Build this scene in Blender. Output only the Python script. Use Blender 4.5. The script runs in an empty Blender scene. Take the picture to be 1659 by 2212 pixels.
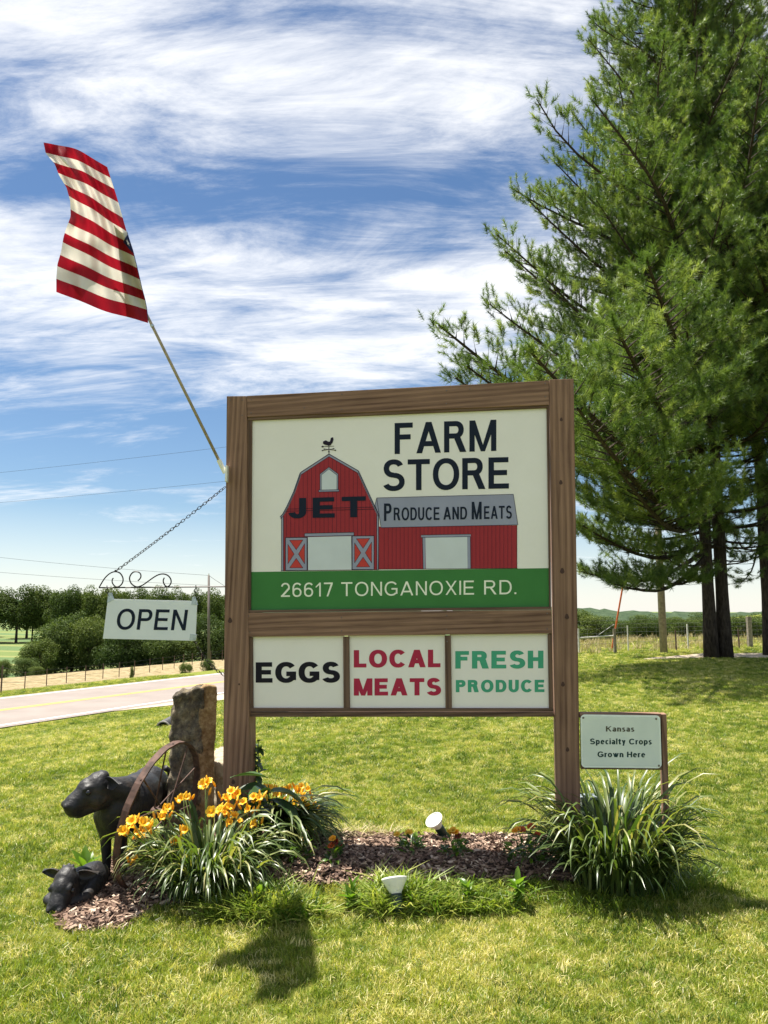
import bpy, bmesh, math, random
import numpy as np
from mathutils import Vector, Matrix, Euler

# ------------------------------------------------------------------ camera, sky, sun, exposure
random.seed(7); rng = np.random.default_rng(7)
SC = bpy.context.scene
C = SC.collection
PITCH = math.radians(7.27)
EYE = Vector((0, 0, 1.5))
F = 1661.0                                   # focal length in units of a 1659 x 2212 picture
cam_data = bpy.data.cameras.new('camera')
cam_data.sensor_fit = 'VERTICAL'; cam_data.sensor_height = 24.0
cam_data.lens = 24.0 * F / 2212.0
cam_data.clip_start = 0.05; cam_data.clip_end = 6000
cam = bpy.data.objects.new('camera', cam_data); C.objects.link(cam)
cam.location = EYE; cam.rotation_euler = (math.pi / 2 + PITCH, 0, 0)
SC.camera = cam
SC.render.resolution_x = 768; SC.render.resolution_y = 1024

SUNDIR = Vector((-0.325, 0.168, 1.0)).normalized()      # towards the sun
world = bpy.data.worlds.new('World'); SC.world = world; world.use_nodes = True
nt = world.node_tree; nt.nodes.clear()
def wn(t, **k):
    n = nt.nodes.new(t)
    for a, b in k.items():
        if a.startswith('i_'): n.inputs[int(a[2:])].default_value = b
        else: setattr(n, a, b)
    return n
def wl(a, b): nt.links.new(a, b)
def wmath(op, a, b=None, clamp=False):
    n = nt.nodes.new('ShaderNodeMath'); n.operation = op; n.use_clamp = clamp
    for i, s in enumerate((a, b)):
        if s is None: continue
        if isinstance(s, (int, float)): n.inputs[i].default_value = s
        else: nt.links.new(s, n.inputs[i])
    return n.outputs[0]
out = wn('ShaderNodeOutputWorld')
sky = wn('ShaderNodeTexSky', sky_type='NISHITA', sun_disc=False)
sky.sun_elevation = math.asin(SUNDIR.z); sky.sun_rotation = math.atan2(SUNDIR.x, SUNDIR.y)
sky.altitude = 300; sky.air_density = 1.0; sky.dust_density = 0.25; sky.ozone_density = 2.0
bg1 = wn('ShaderNodeBackground'); bg1.inputs[1].default_value = 0.050
hsv = wn('ShaderNodeHueSaturation'); hsv.inputs['Saturation'].default_value = 1.12; hsv.inputs['Value'].default_value = 1.0
wl(sky.outputs[0], hsv.inputs['Color']); wl(hsv.outputs[0], bg1.inputs[0])
bg2 = wn('ShaderNodeBackground'); bg2.inputs[0].default_value = (0.97, 0.98, 1.0, 1); bg2.inputs[1].default_value = 0.48
tc = wn('ShaderNodeTexCoord'); sep = wn('ShaderNodeSeparateXYZ'); wl(tc.outputs['Generated'], sep.inputs[0])
zz = wmath('MAXIMUM', sep.outputs[2], 0.0)
den = wmath('ADD', zz, 0.22)
px = wmath('DIVIDE', sep.outputs[0], den); py = wmath('DIVIDE', sep.outputs[1], den)
cmb = wn('ShaderNodeCombineXYZ'); wl(px, cmb.inputs[0]); wl(py, cmb.inputs[1])
def wnoise(rot, sc, scale, detail, rough, dist, off=(0, 0, 0)):
    mp = wn('ShaderNodeMapping'); mp.inputs['Rotation'].default_value = (0, 0, math.radians(rot)); mp.inputs['Scale'].default_value = sc
    mp.inputs['Location'].default_value = off
    wl(cmb.outputs[0], mp.inputs[0])
    n = wn('ShaderNodeTexNoise'); n.inputs['Scale'].default_value = scale; n.inputs['Detail'].default_value = detail
    n.inputs['Roughness'].default_value = rough; n.inputs['Distortion'].default_value = dist
    wl(mp.outputs[0], n.inputs['Vector']); return n.outputs[0]
n1 = wnoise(38, (0.8, 1.7, 1), 2.3, 12, 0.62, 0.55, (4.4, 5.7, 0))
n2 = wnoise(52, (0.6, 2.6, 1), 3.6, 12, 0.72, 0.7, (1.3, 4.2, 0))
n3 = wnoise(0, (1, 1, 1), 1.3, 3, 0.5, 0.2, (8.2, 2.0, 0))
ramp = wn('ShaderNodeValToRGB'); cr = ramp.color_ramp
stops = [(0.0, .42), (0.05, .46), (0.12, .485), (0.17, .46), (0.20, .44), (0.25, .50), (0.30, .56), (0.36, .62), (0.42, .63), (0.47, .50), (0.51, .47), (0.56, .60), (0.60, .64), (0.65, .56), (1.0, .54)]
cr.elements[0].position = 0; cr.elements[1].position = 1
for e_, (p, v) in zip(cr.elements, (stops[0], stops[-1])): e_.color = (v, v, v, 1)
for p, v in stops[1:-1]:
    e_ = cr.elements.new(p); e_.color = (v, v, v, 1)
wl(zz, ramp.inputs[0])
bias = wmath('SUBTRACT', ramp.outputs[0], 0.5)
s1 = wmath('MULTIPLY', n1, 0.50); s2 = wmath('MULTIPLY', n2, 0.32); s3 = wmath('MULTIPLY', n3, 0.18)
tot = wmath('ADD', wmath('ADD', s1, s2), s3)
tot = wmath('ADD', tot, wmath('MULTIPLY', bias, 1.0))
mr = wn('ShaderNodeMapRange', interpolation_type='SMOOTHSTEP'); mr.inputs['From Min'].default_value = 0.465; mr.inputs['From Max'].default_value = 0.685
mr.inputs['To Max'].default_value = 0.95
wl(tot, mr.inputs['Value'])
hz = wn('ShaderNodeMapRange'); hz.inputs['From Min'].default_value = 0.0; hz.inputs['From Max'].default_value = 0.13
hz.inputs['To Min'].default_value = 0.55; hz.inputs['To Max'].default_value = 0.0; wl(zz, hz.inputs['Value'])
fac = wmath('MAXIMUM', mr.outputs[0], hz.outputs[0])
mix = wn('ShaderNodeMixShader'); wl(fac, mix.inputs[0]); wl(bg1.outputs[0], mix.inputs[1]); wl(bg2.outputs[0], mix.inputs[2])
wl(mix.outputs[0], out.inputs[0])

sun_data = bpy.data.lights.new('sun', 'SUN'); sun_data.energy = 5.0; sun_data.angle = math.radians(0.53); sun_data.color = (1.0, 0.95, 0.86)
sun = bpy.data.objects.new('sun', sun_data); C.objects.link(sun); sun.rotation_euler = SUNDIR.to_track_quat('Z', 'Y').to_euler(); sun.location = (-6, 4, 20)
SC.view_settings.view_transform = 'Standard'; SC.view_settings.look = 'None'; SC.view_settings.gamma = 1.0
SC.view_settings.use_curve_mapping = False
SC.view_settings.exposure = 1.30
SC.cycles.max_bounces = 6; SC.cycles.transparent_max_bounces = 6
SC.cycles.use_adaptive_sampling = True

# ------------------------------------------------------------------ projection helpers (a picture point to a place in the world)
cp, sp = math.cos(PITCH), math.sin(PITCH)
def ray(x, y):
    a = (x - 829.5) / F; b = (1106.0 - y) / F
    return Vector((a, cp - b * sp, sp + b * cp))
def at(x, y, Y):
    r = ray(x, y); return EYE + r * (Y / r.y)
RA = Vector((-11.8, 23.5)); RD = Vector((0.458, 0.889)).normalized(); RN = Vector((RD.y, -RD.x))
def sst(a, b, v):
    t = min(1.0, max(0.0, (v - a) / (b - a))); return t * t * (3 - 2 * t)
def sfield(X, Y): return (X - RA.x) * RN.x + (Y - RA.y) * RN.y
S_PTS = [(-9999, -3.0), (-400, -3.5), (-170, -4.6), (-80, -6.0), (-58, -6.0), (-44, -4.9), (-34, -3.85), (-20, -3.7), (-10, -2.15), (-8.5, -2.0), (1.5, -2.0), (3, -1.93), (6, -1.45), (9, -0.75), (12, -0.25), (15, -0.04), (17, 0), (9999, 0)]
SX = np.array([p[0] for p in S_PTS], float); SZ = np.array([p[1] for p in S_PTS], float)
def tz(X, Y):
    s = (X - RA.x) * RN.x + (Y - RA.y) * RN.y
    z = np.interp(s, SX, SZ)
    w = np.clip((s - 3) / 10, 0, 1)
    z = z + 0.012 * w * (np.sin(X * 1.3 + 1) * np.cos(Y * 1.1) + 0.6 * np.sin(X * 3.1 + Y * 2.3))
    m = 0.125 * np.exp(-(((X - 0.12) / 1.25) ** 2) ** 2) * np.exp(-(((Y - 4.72) / 0.52) ** 2) ** 2)
    return z + m
def tzf(X, Y): return float(tz(np.float64(X), np.float64(Y)))
def G(x, y):
    r = ray(x, y); t = 1.0; prev = 1.0
    for k in range(4000):
        p = EYE + r * t
        if p.z < tzf(p.x, p.y): break
        prev = t; t *= 1.01
        if t > 900: break
    a, b = prev, t
    for k in range(24):
        m = (a + b) / 2; p = EYE + r * m
        if p.z < tzf(p.x, p.y): b = m
        else: a = m
    return EYE + r * b

# ------------------------------------------------------------------ object helpers
def link(o, parent=None):
    C.objects.link(o)
    if parent is not None: o.parent = parent
    return o
def mesh_obj(name, verts, faces, m=None, parent=None, smooth=False):
    me = bpy.data.meshes.new(name); me.from_pydata([tuple(v) for v in verts], [], faces); me.validate(); me.update()
    if m: me.materials.append(m)
    if smooth: me.polygons.foreach_set('use_smooth', [True] * len(me.polygons))
    return link(bpy.data.objects.new(name, me), parent)
def mesh_np(name, V, Fq, m=None, parent=None, smooth=False):
    """quads/tris from numpy arrays"""
    me = bpy.data.meshes.new(name); k = Fq.shape[1]
    me.vertices.add(len(V)); me.vertices.foreach_set('co', np.ascontiguousarray(V, dtype=np.float32).ravel())
    me.loops.add(Fq.size); me.loops.foreach_set('vertex_index', np.ascontiguousarray(Fq, dtype=np.int32).ravel())
    me.polygons.add(len(Fq)); me.polygons.foreach_set('loop_start', np.arange(0, Fq.size, k, dtype=np.int32))
    if smooth: me.polygons.foreach_set('use_smooth', np.ones(len(Fq), dtype=bool))
    me.update(calc_edges=True)
    if m: me.materials.append(m)
    o = bpy.data.objects.new(name, me)
    return link(o, parent)
def thing(name, label, cat, loc=(0, 0, 0), group=None, rz=0.0):
    o = bpy.data.objects.new(name, None); C.objects.link(o); o.location = loc; o.rotation_euler = (0, 0, rz)
    o.empty_display_size = 0.1
    o['label'] = label; o['category'] = cat
    if group: o['group'] = group
    return o
def tag(o, label, cat, group=None, kind=None):
    o['label'] = label; o['category'] = cat
    if group: o['group'] = group
    if kind: o['kind'] = kind
    return o
def toplocal(o, base):
    """shift the mesh of o so that its origin sits at base"""
    b = Vector(base); o.data.transform(Matrix.Translation(-b)); o.location = b; return o
class MB:
    def __init__(s): s.v = []; s.f = []; s.mi = []
    def poly(s, pts, mi=0):
        n = len(s.v); s.v += [tuple(p) for p in pts]; s.f.append(tuple(range(n, n + len(pts)))); s.mi.append(mi)
    def add(s, v, f, mi=0):
        n = len(s.v); s.v += [tuple(p) for p in v]; s.f += [tuple(i + n for i in q) for q in f]; s.mi += [mi] * len(f)
    def box(s, c, size, rot=None, mi=0):
        hx, hy, hz_ = size[0] / 2, size[1] / 2, size[2] / 2
        pts = [Vector((x, y, z)) for x in (-hx, hx) for y in (-hy, hy) for z in (-hz_, hz_)]
        if rot is not None: pts = [rot @ p for p in pts]
        s.add([p + Vector(c) for p in pts], [(0, 1, 3, 2), (4, 6, 7, 5), (0, 4, 5, 1), (2, 3, 7, 6), (0, 2, 6, 4), (1, 5, 7, 3)], mi)
    def tube(s, pts, r, seg=8, closed=False, mi=0, caps=True):
        pts = [Vector(p) for p in pts]; n = len(pts)
        rr = r if isinstance(r, (list, tuple)) else [r] * n
        base = len(s.v); up = None
        for i, p in enumerate(pts):
            if closed: t = pts[(i + 1) % n] - pts[i - 1]
            else: t = pts[min(i + 1, n - 1)] - pts[max(i - 1, 0)]
            if t.length < 1e-9: t = Vector((0, 0, 1))
            t.normalize()
            if up is None: up = t.orthogonal().normalized()
            up = (up - t * up.dot(t))
            up = up.normalized() if up.length > 1e-6 else t.orthogonal().normalized()
            w = t.cross(up)
            for k in range(seg):
                a = 2 * math.pi * k / seg
                s.v.append(tuple(p + (up * math.cos(a) + w * math.sin(a)) * rr[i]))
        m = n if closed else n - 1
        for i in range(m):
            j = (i + 1) % n
            for k in range(seg):
                l = (k + 1) % seg
                s.f.append((base + i * seg + k, base + i * seg + l, base + j * seg + l, base + j * seg + k)); s.mi.append(mi)
        if caps and not closed:
            s.f.append(tuple(base + k for k in reversed(range(seg)))); s.mi.append(mi)
            s.f.append(tuple(base + (n - 1) * seg + k for k in range(seg))); s.mi.append(mi)
    def lathe(s, prof, c, axis=(0, 0, 1), seg=20, mi=0):
        q = Vector(axis).to_track_quat('Z', 'Y'); base = len(s.v); c = Vector(c)
        for (r, z) in prof:
            for k in range(seg):
                a = 2 * math.pi * k / seg
                s.v.append(tuple(c + q @ Vector((r * math.cos(a), r * math.sin(a), z))))
        for i in range(len(prof) - 1):
            for k in range(seg):
                l = (k + 1) % seg
                s.f.append((base + i * seg + k, base + i * seg + l, base + (i + 1) * seg + l, base + (i + 1) * seg + k)); s.mi.append(mi)
    def build(s, name, mats, parent=None, smooth=False):
        me = bpy.data.meshes.new(name); me.from_pydata(s.v, [], s.f); me.update()
        if not isinstance(mats, (list, tuple)): mats = [mats]
        for m in mats: me.materials.append(m)
        if len(mats) > 1: me.polygons.foreach_set('material_index', s.mi)
        if smooth: me.polygons.foreach_set('use_smooth', [True] * len(me.polygons))
        return link(bpy.data.objects.new(name, me), parent)
def kid(o, base):
    """a child mesh built in world space: express it relative to its thing placed at base"""
    o.data.transform(Matrix.Translation(-Vector(base))); return o

# ------------------------------------------------------------------ material helpers
class NT:
    def __init__(s, name):
        s.m = bpy.data.materials.new(name); s.m.use_nodes = True; s.t = s.m.node_tree; s.t.nodes.clear()
        s.out = s.n('ShaderNodeOutputMaterial')
    def n(s, t, **k):
        n = s.t.nodes.new(t)
        for a, b in k.items():
            if a in n.inputs: n.inputs[a].default_value = b
            else: setattr(n, a, b)
        return n
    def l(s, a, b): s.t.links.new(a, b)
    def math(s, op, a, b=None, clamp=False):
        n = s.t.nodes.new('ShaderNodeMath'); n.operation = op; n.use_clamp = clamp
        for i, v in enumerate((a, b)):
            if v is None: continue
            if isinstance(v, (int, float)): n.inputs[i].default_value = v
            else: s.l(v, n.inputs[i])
        return n.outputs[0]
    def coord(s, kind='Object', scale=(1, 1, 1), attr=None):
        if attr: src = s.n('ShaderNodeAttribute', attribute_name=attr).outputs['Vector']
        else: src = s.n('ShaderNodeTexCoord').outputs[kind]
        mp = s.n('ShaderNodeMapping'); mp.inputs['Scale'].default_value = scale; s.l(src, mp.inputs[0]); return mp.outputs[0]
    def noise(s, vec, scale, detail=4, rough=0.55, dist=0.0):
        n = s.n('ShaderNodeTexNoise'); n.inputs['Scale'].default_value = scale; n.inputs['Detail'].default_value = detail
        n.inputs['Roughness'].default_value = rough; n.inputs['Distortion'].default_value = dist
        if vec is not None: s.l(vec, n.inputs['Vector'])
        return n.outputs[0]
    def ramp(s, f, stops):
        r = s.n('ShaderNodeValToRGB'); c = r.color_ramp
        c.elements[0].position = stops[0][0]; c.elements[0].color = (*stops[0][1], 1)
        c.elements[1].position = stops[-1][0]; c.elements[1].color = (*stops[-1][1], 1)
        for p, v in stops[1:-1]:
            e = c.elements.new(p); e.color = (*v, 1)
        s.l(f, r.inputs[0]); return r.outputs[0]
    def mix(s, f, a, b, mode='MIX'):
        n = s.n('ShaderNodeMix', data_type='RGBA', blend_type=mode)
        for sock, v in ((n.inputs[0], f), (n.inputs[6], a), (n.inputs[7], b)):
            if isinstance(v, (int, float)): sock.default_value = v
            elif isinstance(v, tuple): sock.default_value = (*v, 1)
            else: s.l(v, sock)
        return n.outputs[2]
    def bump(s, h, dist, strength=1.0):
        b = s.n('ShaderNodeBump'); b.inputs['Strength'].default_value = strength; b.inputs['Distance'].default_value = dist
        s.l(h, b.inputs['Height']); return b.outputs[0]
    def bsdf(s, col, rough=0.6, metal=0.0, normal=None, spec=0.5, coat=0.0):
        b = s.n('ShaderNodeBsdfPrincipled')
        if isinstance(col, tuple): b.inputs['Base Color'].default_value = (*col, 1)
        else: s.l(col, b.inputs['Base Color'])
        if isinstance(rough, (int, float)): b.inputs['Roughness'].default_value = rough
        else: s.l(rough, b.inputs['Roughness'])
        b.inputs['Metallic'].default_value = metal; b.inputs['Specular IOR Level'].default_value = spec
        b.inputs['Coat Weight'].default_value = coat
        if normal is not None: s.l(normal, b.inputs['Normal'])
        return b.outputs[0]
    def finish(s, sh): s.l(sh, s.out.inputs[0]); return s.m
def simple(name, c, rough=0.6, metal=0.0, var=0.15, scale=30, bump=0.0, spec=0.5, coat=0.0):
    k = NT(name); v = k.coord('Object'); n = k.noise(v, scale, 5)
    a = tuple(x * (1 - var) for x in c); b = tuple(min(1, x * (1 + var)) for x in c)
    col = k.ramp(n, [(0.3, a), (0.7, b)])
    nm = k.bump(n, bump) if bump else None
    return k.finish(k.bsdf(col, rough, metal, nm, spec, coat))
def leaf_mat(name, stops, transl=0.4, rough=0.45, inst=False, tint=(1.25, 1.3, 0.55), spec=0.4, nscale=0.0, attr='hue'):
    k = NT(name)
    if attr == 'random': h = k.n('ShaderNodeObjectInfo').outputs['Random']
    else:
        a = k.n('ShaderNodeAttribute', attribute_name=attr); a.attribute_type = 'INSTANCER' if inst else 'GEOMETRY'; h = a.outputs['Fac']
    if nscale:
        nn = k.noise(k.coord('Object'), nscale, 3); h = k.math('ADD', h, k.math('MULTIPLY', k.math('SUBTRACT', nn, 0.5), 0.8))
    if name == 'broad_tree_leaves': h = k.math('ADD', h, k.math('MULTIPLY', k.math('SUBTRACT', k.n('ShaderNodeObjectInfo').outputs['Random'], 0.5), 0.45))
    col = k.ramp(h, stops)
    tcol = k.mix(1.0, col, tint, 'MULTIPLY')
    b = k.bsdf(col, rough, 0, None, spec)
    t = k.n('ShaderNodeBsdfTranslucent'); k.l(tcol, t.inputs[0])
    m = k.n('ShaderNodeMixShader'); m.inputs[0].default_value = transl; k.l(b, m.inputs[1]); k.l(t.outputs[0], m.inputs[2])
    return k.finish(m.outputs[0])

# instancing of many small pieces on points (only for grass, needles and the like)
def scatter(name, P, R, S, I, H, sources, parent=None, kind=None):
    me = bpy.data.meshes.new(name); n = len(P)
    me.vertices.add(n); me.vertices.foreach_set('co', np.ascontiguousarray(P, dtype=np.float32).ravel())
    for nm, ty, dat in (('rot', 'FLOAT_VECTOR', R), ('scl', 'FLOAT', S), ('idx', 'INT', I), ('hue', 'FLOAT', H)):
        a = me.attributes.new(nm, ty, 'POINT')
        a.data.foreach_set('vector' if ty == 'FLOAT_VECTOR' else 'value', np.ascontiguousarray(dat, dtype=np.int32 if ty == 'INT' else np.float32).ravel())
    me.update()
    o = link(bpy.data.objects.new(name, me), parent)
    col = bpy.data.collections.new(name + '_source')
    for s_ in sources:
        for c_ in list(s_.users_collection): c_.objects.unlink(s_)
        col.objects.link(s_)
    g = bpy.data.node_groups.new(name + '_nodes', 'GeometryNodeTree')
    g.interface.new_socket('Geometry', in_out='INPUT', socket_type='NodeSocketGeometry')
    g.interface.new_socket('Geometry', in_out='OUTPUT', socket_type='NodeSocketGeometry')
    gi = g.nodes.new('NodeGroupInput'); go = g.nodes.new('NodeGroupOutput')
    mp = g.nodes.new('GeometryNodeMeshToPoints'); g.links.new(gi.outputs[0], mp.inputs[0])
    ip = g.nodes.new('GeometryNodeInstanceOnPoints'); g.links.new(mp.outputs[0], ip.inputs['Points'])
    ci = g.nodes.new('GeometryNodeCollectionInfo'); ci.inputs['Collection'].default_value = col
    ci.inputs['Separate Children'].default_value = True; ci.inputs['Reset Children'].default_value = True
    g.links.new(ci.outputs[0], ip.inputs['Instance']); ip.inputs['Pick Instance'].default_value = True
    def na(nm, ty):
        a = g.nodes.new('GeometryNodeInputNamedAttribute'); a.data_type = ty; a.inputs['Name'].default_value = nm; return a.outputs[0]
    e = g.nodes.new('FunctionNodeEulerToRotation'); g.links.new(na('rot', 'FLOAT_VECTOR'), e.inputs[0])
    g.links.new(e.outputs[0], ip.inputs['Rotation']); g.links.new(na('scl', 'FLOAT'), ip.inputs['Scale']); g.links.new(na('idx', 'INT'), ip.inputs['Instance Index'])
    g.links.new(ip.outputs[0], go.inputs[0])
    md = o.modifiers.new('scatter', 'NODES'); md.node_group = g
    if kind: o['kind'] = kind
    return o

# ------------------------------------------------------------------ materials
def wood_mat(name, dark, light, knots=True, gs=1.0):
    k = NT(name); v = k.coord(attr='lc'); 
    st = k.n('ShaderNodeMapping'); st.inputs['Scale'].default_value = (1.2, 22 * gs, 22 * gs); k.l(v, st.inputs[0])
    w = k.n('ShaderNodeTexWave', wave_type='BANDS', bands_direction='Y'); w.inputs['Scale'].default_value = 0.42 * gs; w.inputs['Distortion'].default_value = 5.5
    w.inputs['Detail'].default_value = 3; w.inputs['Detail Scale'].default_value = 0.6; w.inputs['Detail Roughness'].default_value = 0.6; k.l(st.outputs[0], w.inputs['Vector'])
    st2 = k.n('ShaderNodeMapping'); st2.inputs['Scale'].default_value = (3.0, 120, 120); k.l(v, st2.inputs[0])
    fine = k.noise(st2.outputs[0], 1.0, 5, 0.6)
    big = k.noise(v, 2.2, 3)
    st3 = k.n('ShaderNodeMapping'); st3.inputs['Scale'].default_value = (1.6, 34, 34); k.l(v, st3.inputs[0]); medn = k.noise(st3.outputs[0], 1.0, 4, 0.6, 0.6)
    f = k.math('ADD', k.math('MULTIPLY', w.outputs['Fac'], 0.13), k.math('MULTIPLY', fine, 0.34)); f = k.math('ADD', f, k.math('MULTIPLY', big, 0.20)); f = k.math('ADD', f, k.math('MULTIPLY', medn, 0.36))
    mid = tuple((a + b) / 2 for a, b in zip(dark, light))
    col = k.ramp(f, [(0.37, dark), (0.50, mid), (0.64, light)])
    if knots:
        mk = k.n('ShaderNodeMapping'); mk.inputs['Scale'].default_value = (2.6, 6.0, 0.01); k.l(v, mk.inputs[0])
        vo = k.n('ShaderNodeTexVoronoi'); vo.inputs['Scale'].default_value = 1.0; vo.inputs['Randomness'].default_value = 0.9; k.l(mk.outputs[0], vo.inputs['Vector'])
        d = k.math('ADD', vo.outputs['Distance'], k.math('MULTIPLY', k.math('SUBTRACT', fine, 0.5), 0.04))
        kn = k.ramp(d, [(0.030, (1, 1, 1)), (0.052, (0.25, 0.25, 0.25)), (0.09, (0.12, 0.12, 0.12)), (0.14, (0, 0, 0))])
        col = k.mix(kn, col, tuple(x * 0.28 for x in dark))
    nm = k.bump(fine, 0.0014)
    return k.finish(k.bsdf(col, 0.72, 0, nm, 0.3))
M = {}
M['wood'] = wood_mat('sign_lumber', (0.105, 0.053, 0.034), (0.30, 0.175, 0.115))
M['wood_dark'] = wood_mat('trim_lumber', (0.065, 0.036, 0.025), (0.18, 0.11, 0.075), False)
k = NT('cream_panel'); v = k.coord('Object'); n = k.noise(v, 3.0, 5); n2_ = k.noise(v, 45, 4)
M['panel'] = k.finish(k.bsdf(k.mix(k.math('MULTIPLY', n2_, 0.12), k.ramp(n, [(0.3, (0.82, 0.775, 0.73)), (0.7, (0.86, 0.82, 0.78))]), (0.62, 0.62, 0.5)), 0.35, 0, None, 0.4))
def flat(name, c, rough=0.6):
    k = NT(name); n = k.noise(k.coord('Object'), 6, 4)
    return k.finish(k.bsdf(k.ramp(n, [(0.25, tuple(x * 0.93 for x in c)), (0.75, tuple(min(1, x * 1.05) for x in c))]), rough, 0, None, 0.12))
M['ink'] = flat('navy_ink', (0.012, 0.018, 0.035)); M['black_ink'] = flat('black_ink', (0.014, 0.013, 0.02))
M['red'] = flat('barn_red_print', (0.34, 0.035, 0.045)); M['red2'] = flat('bright_red_print', (0.55, 0.06, 0.05)); M['grey_print'] = flat('grey_print', (0.31, 0.32, 0.43))
M['white_print'] = flat('white_print', (0.62, 0.66, 0.70)); M['green'] = flat('green_print', (0.055, 0.20, 0.055))
M['line'] = flat('dark_line_print', (0.02, 0.015, 0.03)); M['crimson'] = flat('crimson_print', (0.42, 0.03, 0.07)); M['teal'] = flat('teal_print', (0.07, 0.36, 0.22))
M['cream_ink'] = flat('cream_print', (0.84, 0.86, 0.72))
M['iron'] = simple('black_wrought_iron', (0.018, 0.014, 0.013), 0.5, 0.6, 0.3, 60, 0.0005)
M['rust'] = simple('rusty_iron', (0.085, 0.045, 0.032), 0.75, 0.25, 0.55, 24, 0.002)
M['galv'] = simple('galvanised_steel', (0.45, 0.50, 0.54), 0.4, 0.7, 0.2, 60)
M['steel'] = simple('grey_steel_screw', (0.16, 0.13, 0.12), 0.5, 0.6)
M['pole'] = simple('pale_varnished_pole', (0.34, 0.27, 0.20), 0.45, 0.1, 0.25, 40)
M['dark'] = simple('dark_green_plastic', (0.010, 0.028, 0.018), 0.4)
M['white_pl'] = simple('white_plastic', (0.80, 0.79, 0.72), 0.4, 0, 0.06, 20)
M['eye'] = simple('glossy_black', (0.01, 0.01, 0.012), 0.08)
k = NT('weathered_black_statue'); v = k.coord('Object'); n = k.noise(v, 9, 6, 0.65); n2_ = k.noise(v, 60, 4)
M['calf'] = k.finish(k.bsdf(k.ramp(n, [(0.35, (0.010, 0.010, 0.012)), (0.56, (0.020, 0.019, 0.019)), (0.66, (0.050, 0.036, 0.028)), (0.8, (0.025, 0.022, 0.022))]), k.math('ADD', 0.36, k.math('MULTIPLY', n2_, 0.30)), 0, k.bump(n2_, 0.004), 0.34))
def stone_mat(name, stops, bumpd=0.012):
    k = NT(name); v = k.coord('Object'); n = k.noise(v, 7, 8, 0.68); f = k.noise(v, 42, 6, 0.7); vo = k.n('ShaderNodeTexVoronoi'); vo.inputs['Scale'].default_value = 22; k.l(v, vo.inputs['Vector'])
    s = k.math('ADD', k.math('MULTIPLY', n, 0.6), k.math('MULTIPLY', f, 0.4))
    col = k.ramp(s, stops)
    return k.finish(k.bsdf(col, 0.9, 0, k.bump(k.math('ADD', s, k.math('MULTIPLY', vo.outputs[0], 0.3)), bumpd), 0.2))
M['stone_dark'] = stone_mat('lichened_limestone', [(0.32, (0.02, 0.018, 0.016)), (0.47, (0.085, 0.07, 0.052)), (0.56, (0.19, 0.155, 0.10)), (0.68, (0.42, 0.36, 0.25))], 0.02)
M['stone_tan'] = stone_mat('tan_limestone', [(0.34, (0.07, 0.04, 0.02)), (0.46, (0.20, 0.125, 0.06)), (0.56, (0.33, 0.24, 0.13)), (0.68, (0.52, 0.43, 0.28))])
M['stone_pale'] = stone_mat('pale_limestone', [(0.3, (0.187, 0.136, 0.085)), (0.5, (0.425, 0.357, 0.255)), (0.7, (0.578, 0.51, 0.391))], 0.02)
GS = [(0.0, (0.0446, 0.0889, 0.0101)), (0.33, (0.1736, 0.2527, 0.0269)), (0.6, (0.3174, 0.351, 0.0554)), (0.8, (0.5158, 0.468, 0.1512)), (1.0, (0.8134, 0.7114, 0.3864))]
M['grass'] = leaf_mat('lawn_blades', GS, 0.42, 0.42, True)
M['weed'] = leaf_mat('bright_weed_blades', [(0, (0.0765, 0.1445, 0.017)), (0.5, (0.204, 0.2805, 0.0382)), (1, (0.391, 0.408, 0.102))], 0.45, 0.4, True)
M['needle'] = leaf_mat('pine_needles', [(0, (0.031, 0.0699, 0.0159)), (0.5, (0.129, 0.1989, 0.0455)), (1, (0.3509, 0.4085, 0.1286))], 0.36, 0.42, True, (1.2, 1.25, 0.6))
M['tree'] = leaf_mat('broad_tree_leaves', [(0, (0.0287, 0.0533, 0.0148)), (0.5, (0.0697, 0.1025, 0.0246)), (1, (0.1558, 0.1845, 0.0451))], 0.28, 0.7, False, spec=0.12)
M['lily'] = leaf_mat('daylily_leaves', [(0, (0.045, 0.09, 0.0198)), (0.5, (0.117, 0.1665, 0.045)), (0.85, (0.243, 0.27, 0.09)), (1, (0.324, 0.288, 0.117))], 0.38, 0.40, False, (1.3, 1.35, 0.45), 0.6, attr='random')
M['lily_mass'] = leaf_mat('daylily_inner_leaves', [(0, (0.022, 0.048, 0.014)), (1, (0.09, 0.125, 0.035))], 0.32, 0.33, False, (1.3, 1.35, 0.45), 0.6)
M['bigleaf'] = leaf_mat('broad_dark_leaves', [(0, (0.03, 0.06, 0.02)), (1, (0.06, 0.11, 0.035))], 0.2, 0.35, False, attr='random')
M['brightleaf'] = leaf_mat('bright_broad_leaves', [(0, (0.08, 0.17, 0.015)), (1, (0.15, 0.25, 0.03))], 0.5, 0.35, False, attr='random')
M['stem'] = leaf_mat('green_stem', [(0, (0.08, 0.13, 0.03)), (1, (0.15, 0.20, 0.05))], 0.1, 0.4, False, attr='random')
def petal(name, a, b):
    k = NT(name); v = k.coord('Object'); g = k.n('ShaderNodeVectorMath', operation='LENGTH'); k.l(v, g.inputs[0])
    col = k.ramp(g.outputs['Value'], [(0.006, a), (0.028, b)])
    s = k.bsdf(col, 0.45); t = k.n('ShaderNodeBsdfTranslucent'); k.l(col, t.inputs[0])
    m = k.n('ShaderNodeMixShader'); m.inputs[0].default_value = 0.35; k.l(s, m.inputs[1]); k.l(t.outputs[0], m.inputs[2]); return k.finish(m.outputs[0])
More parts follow.
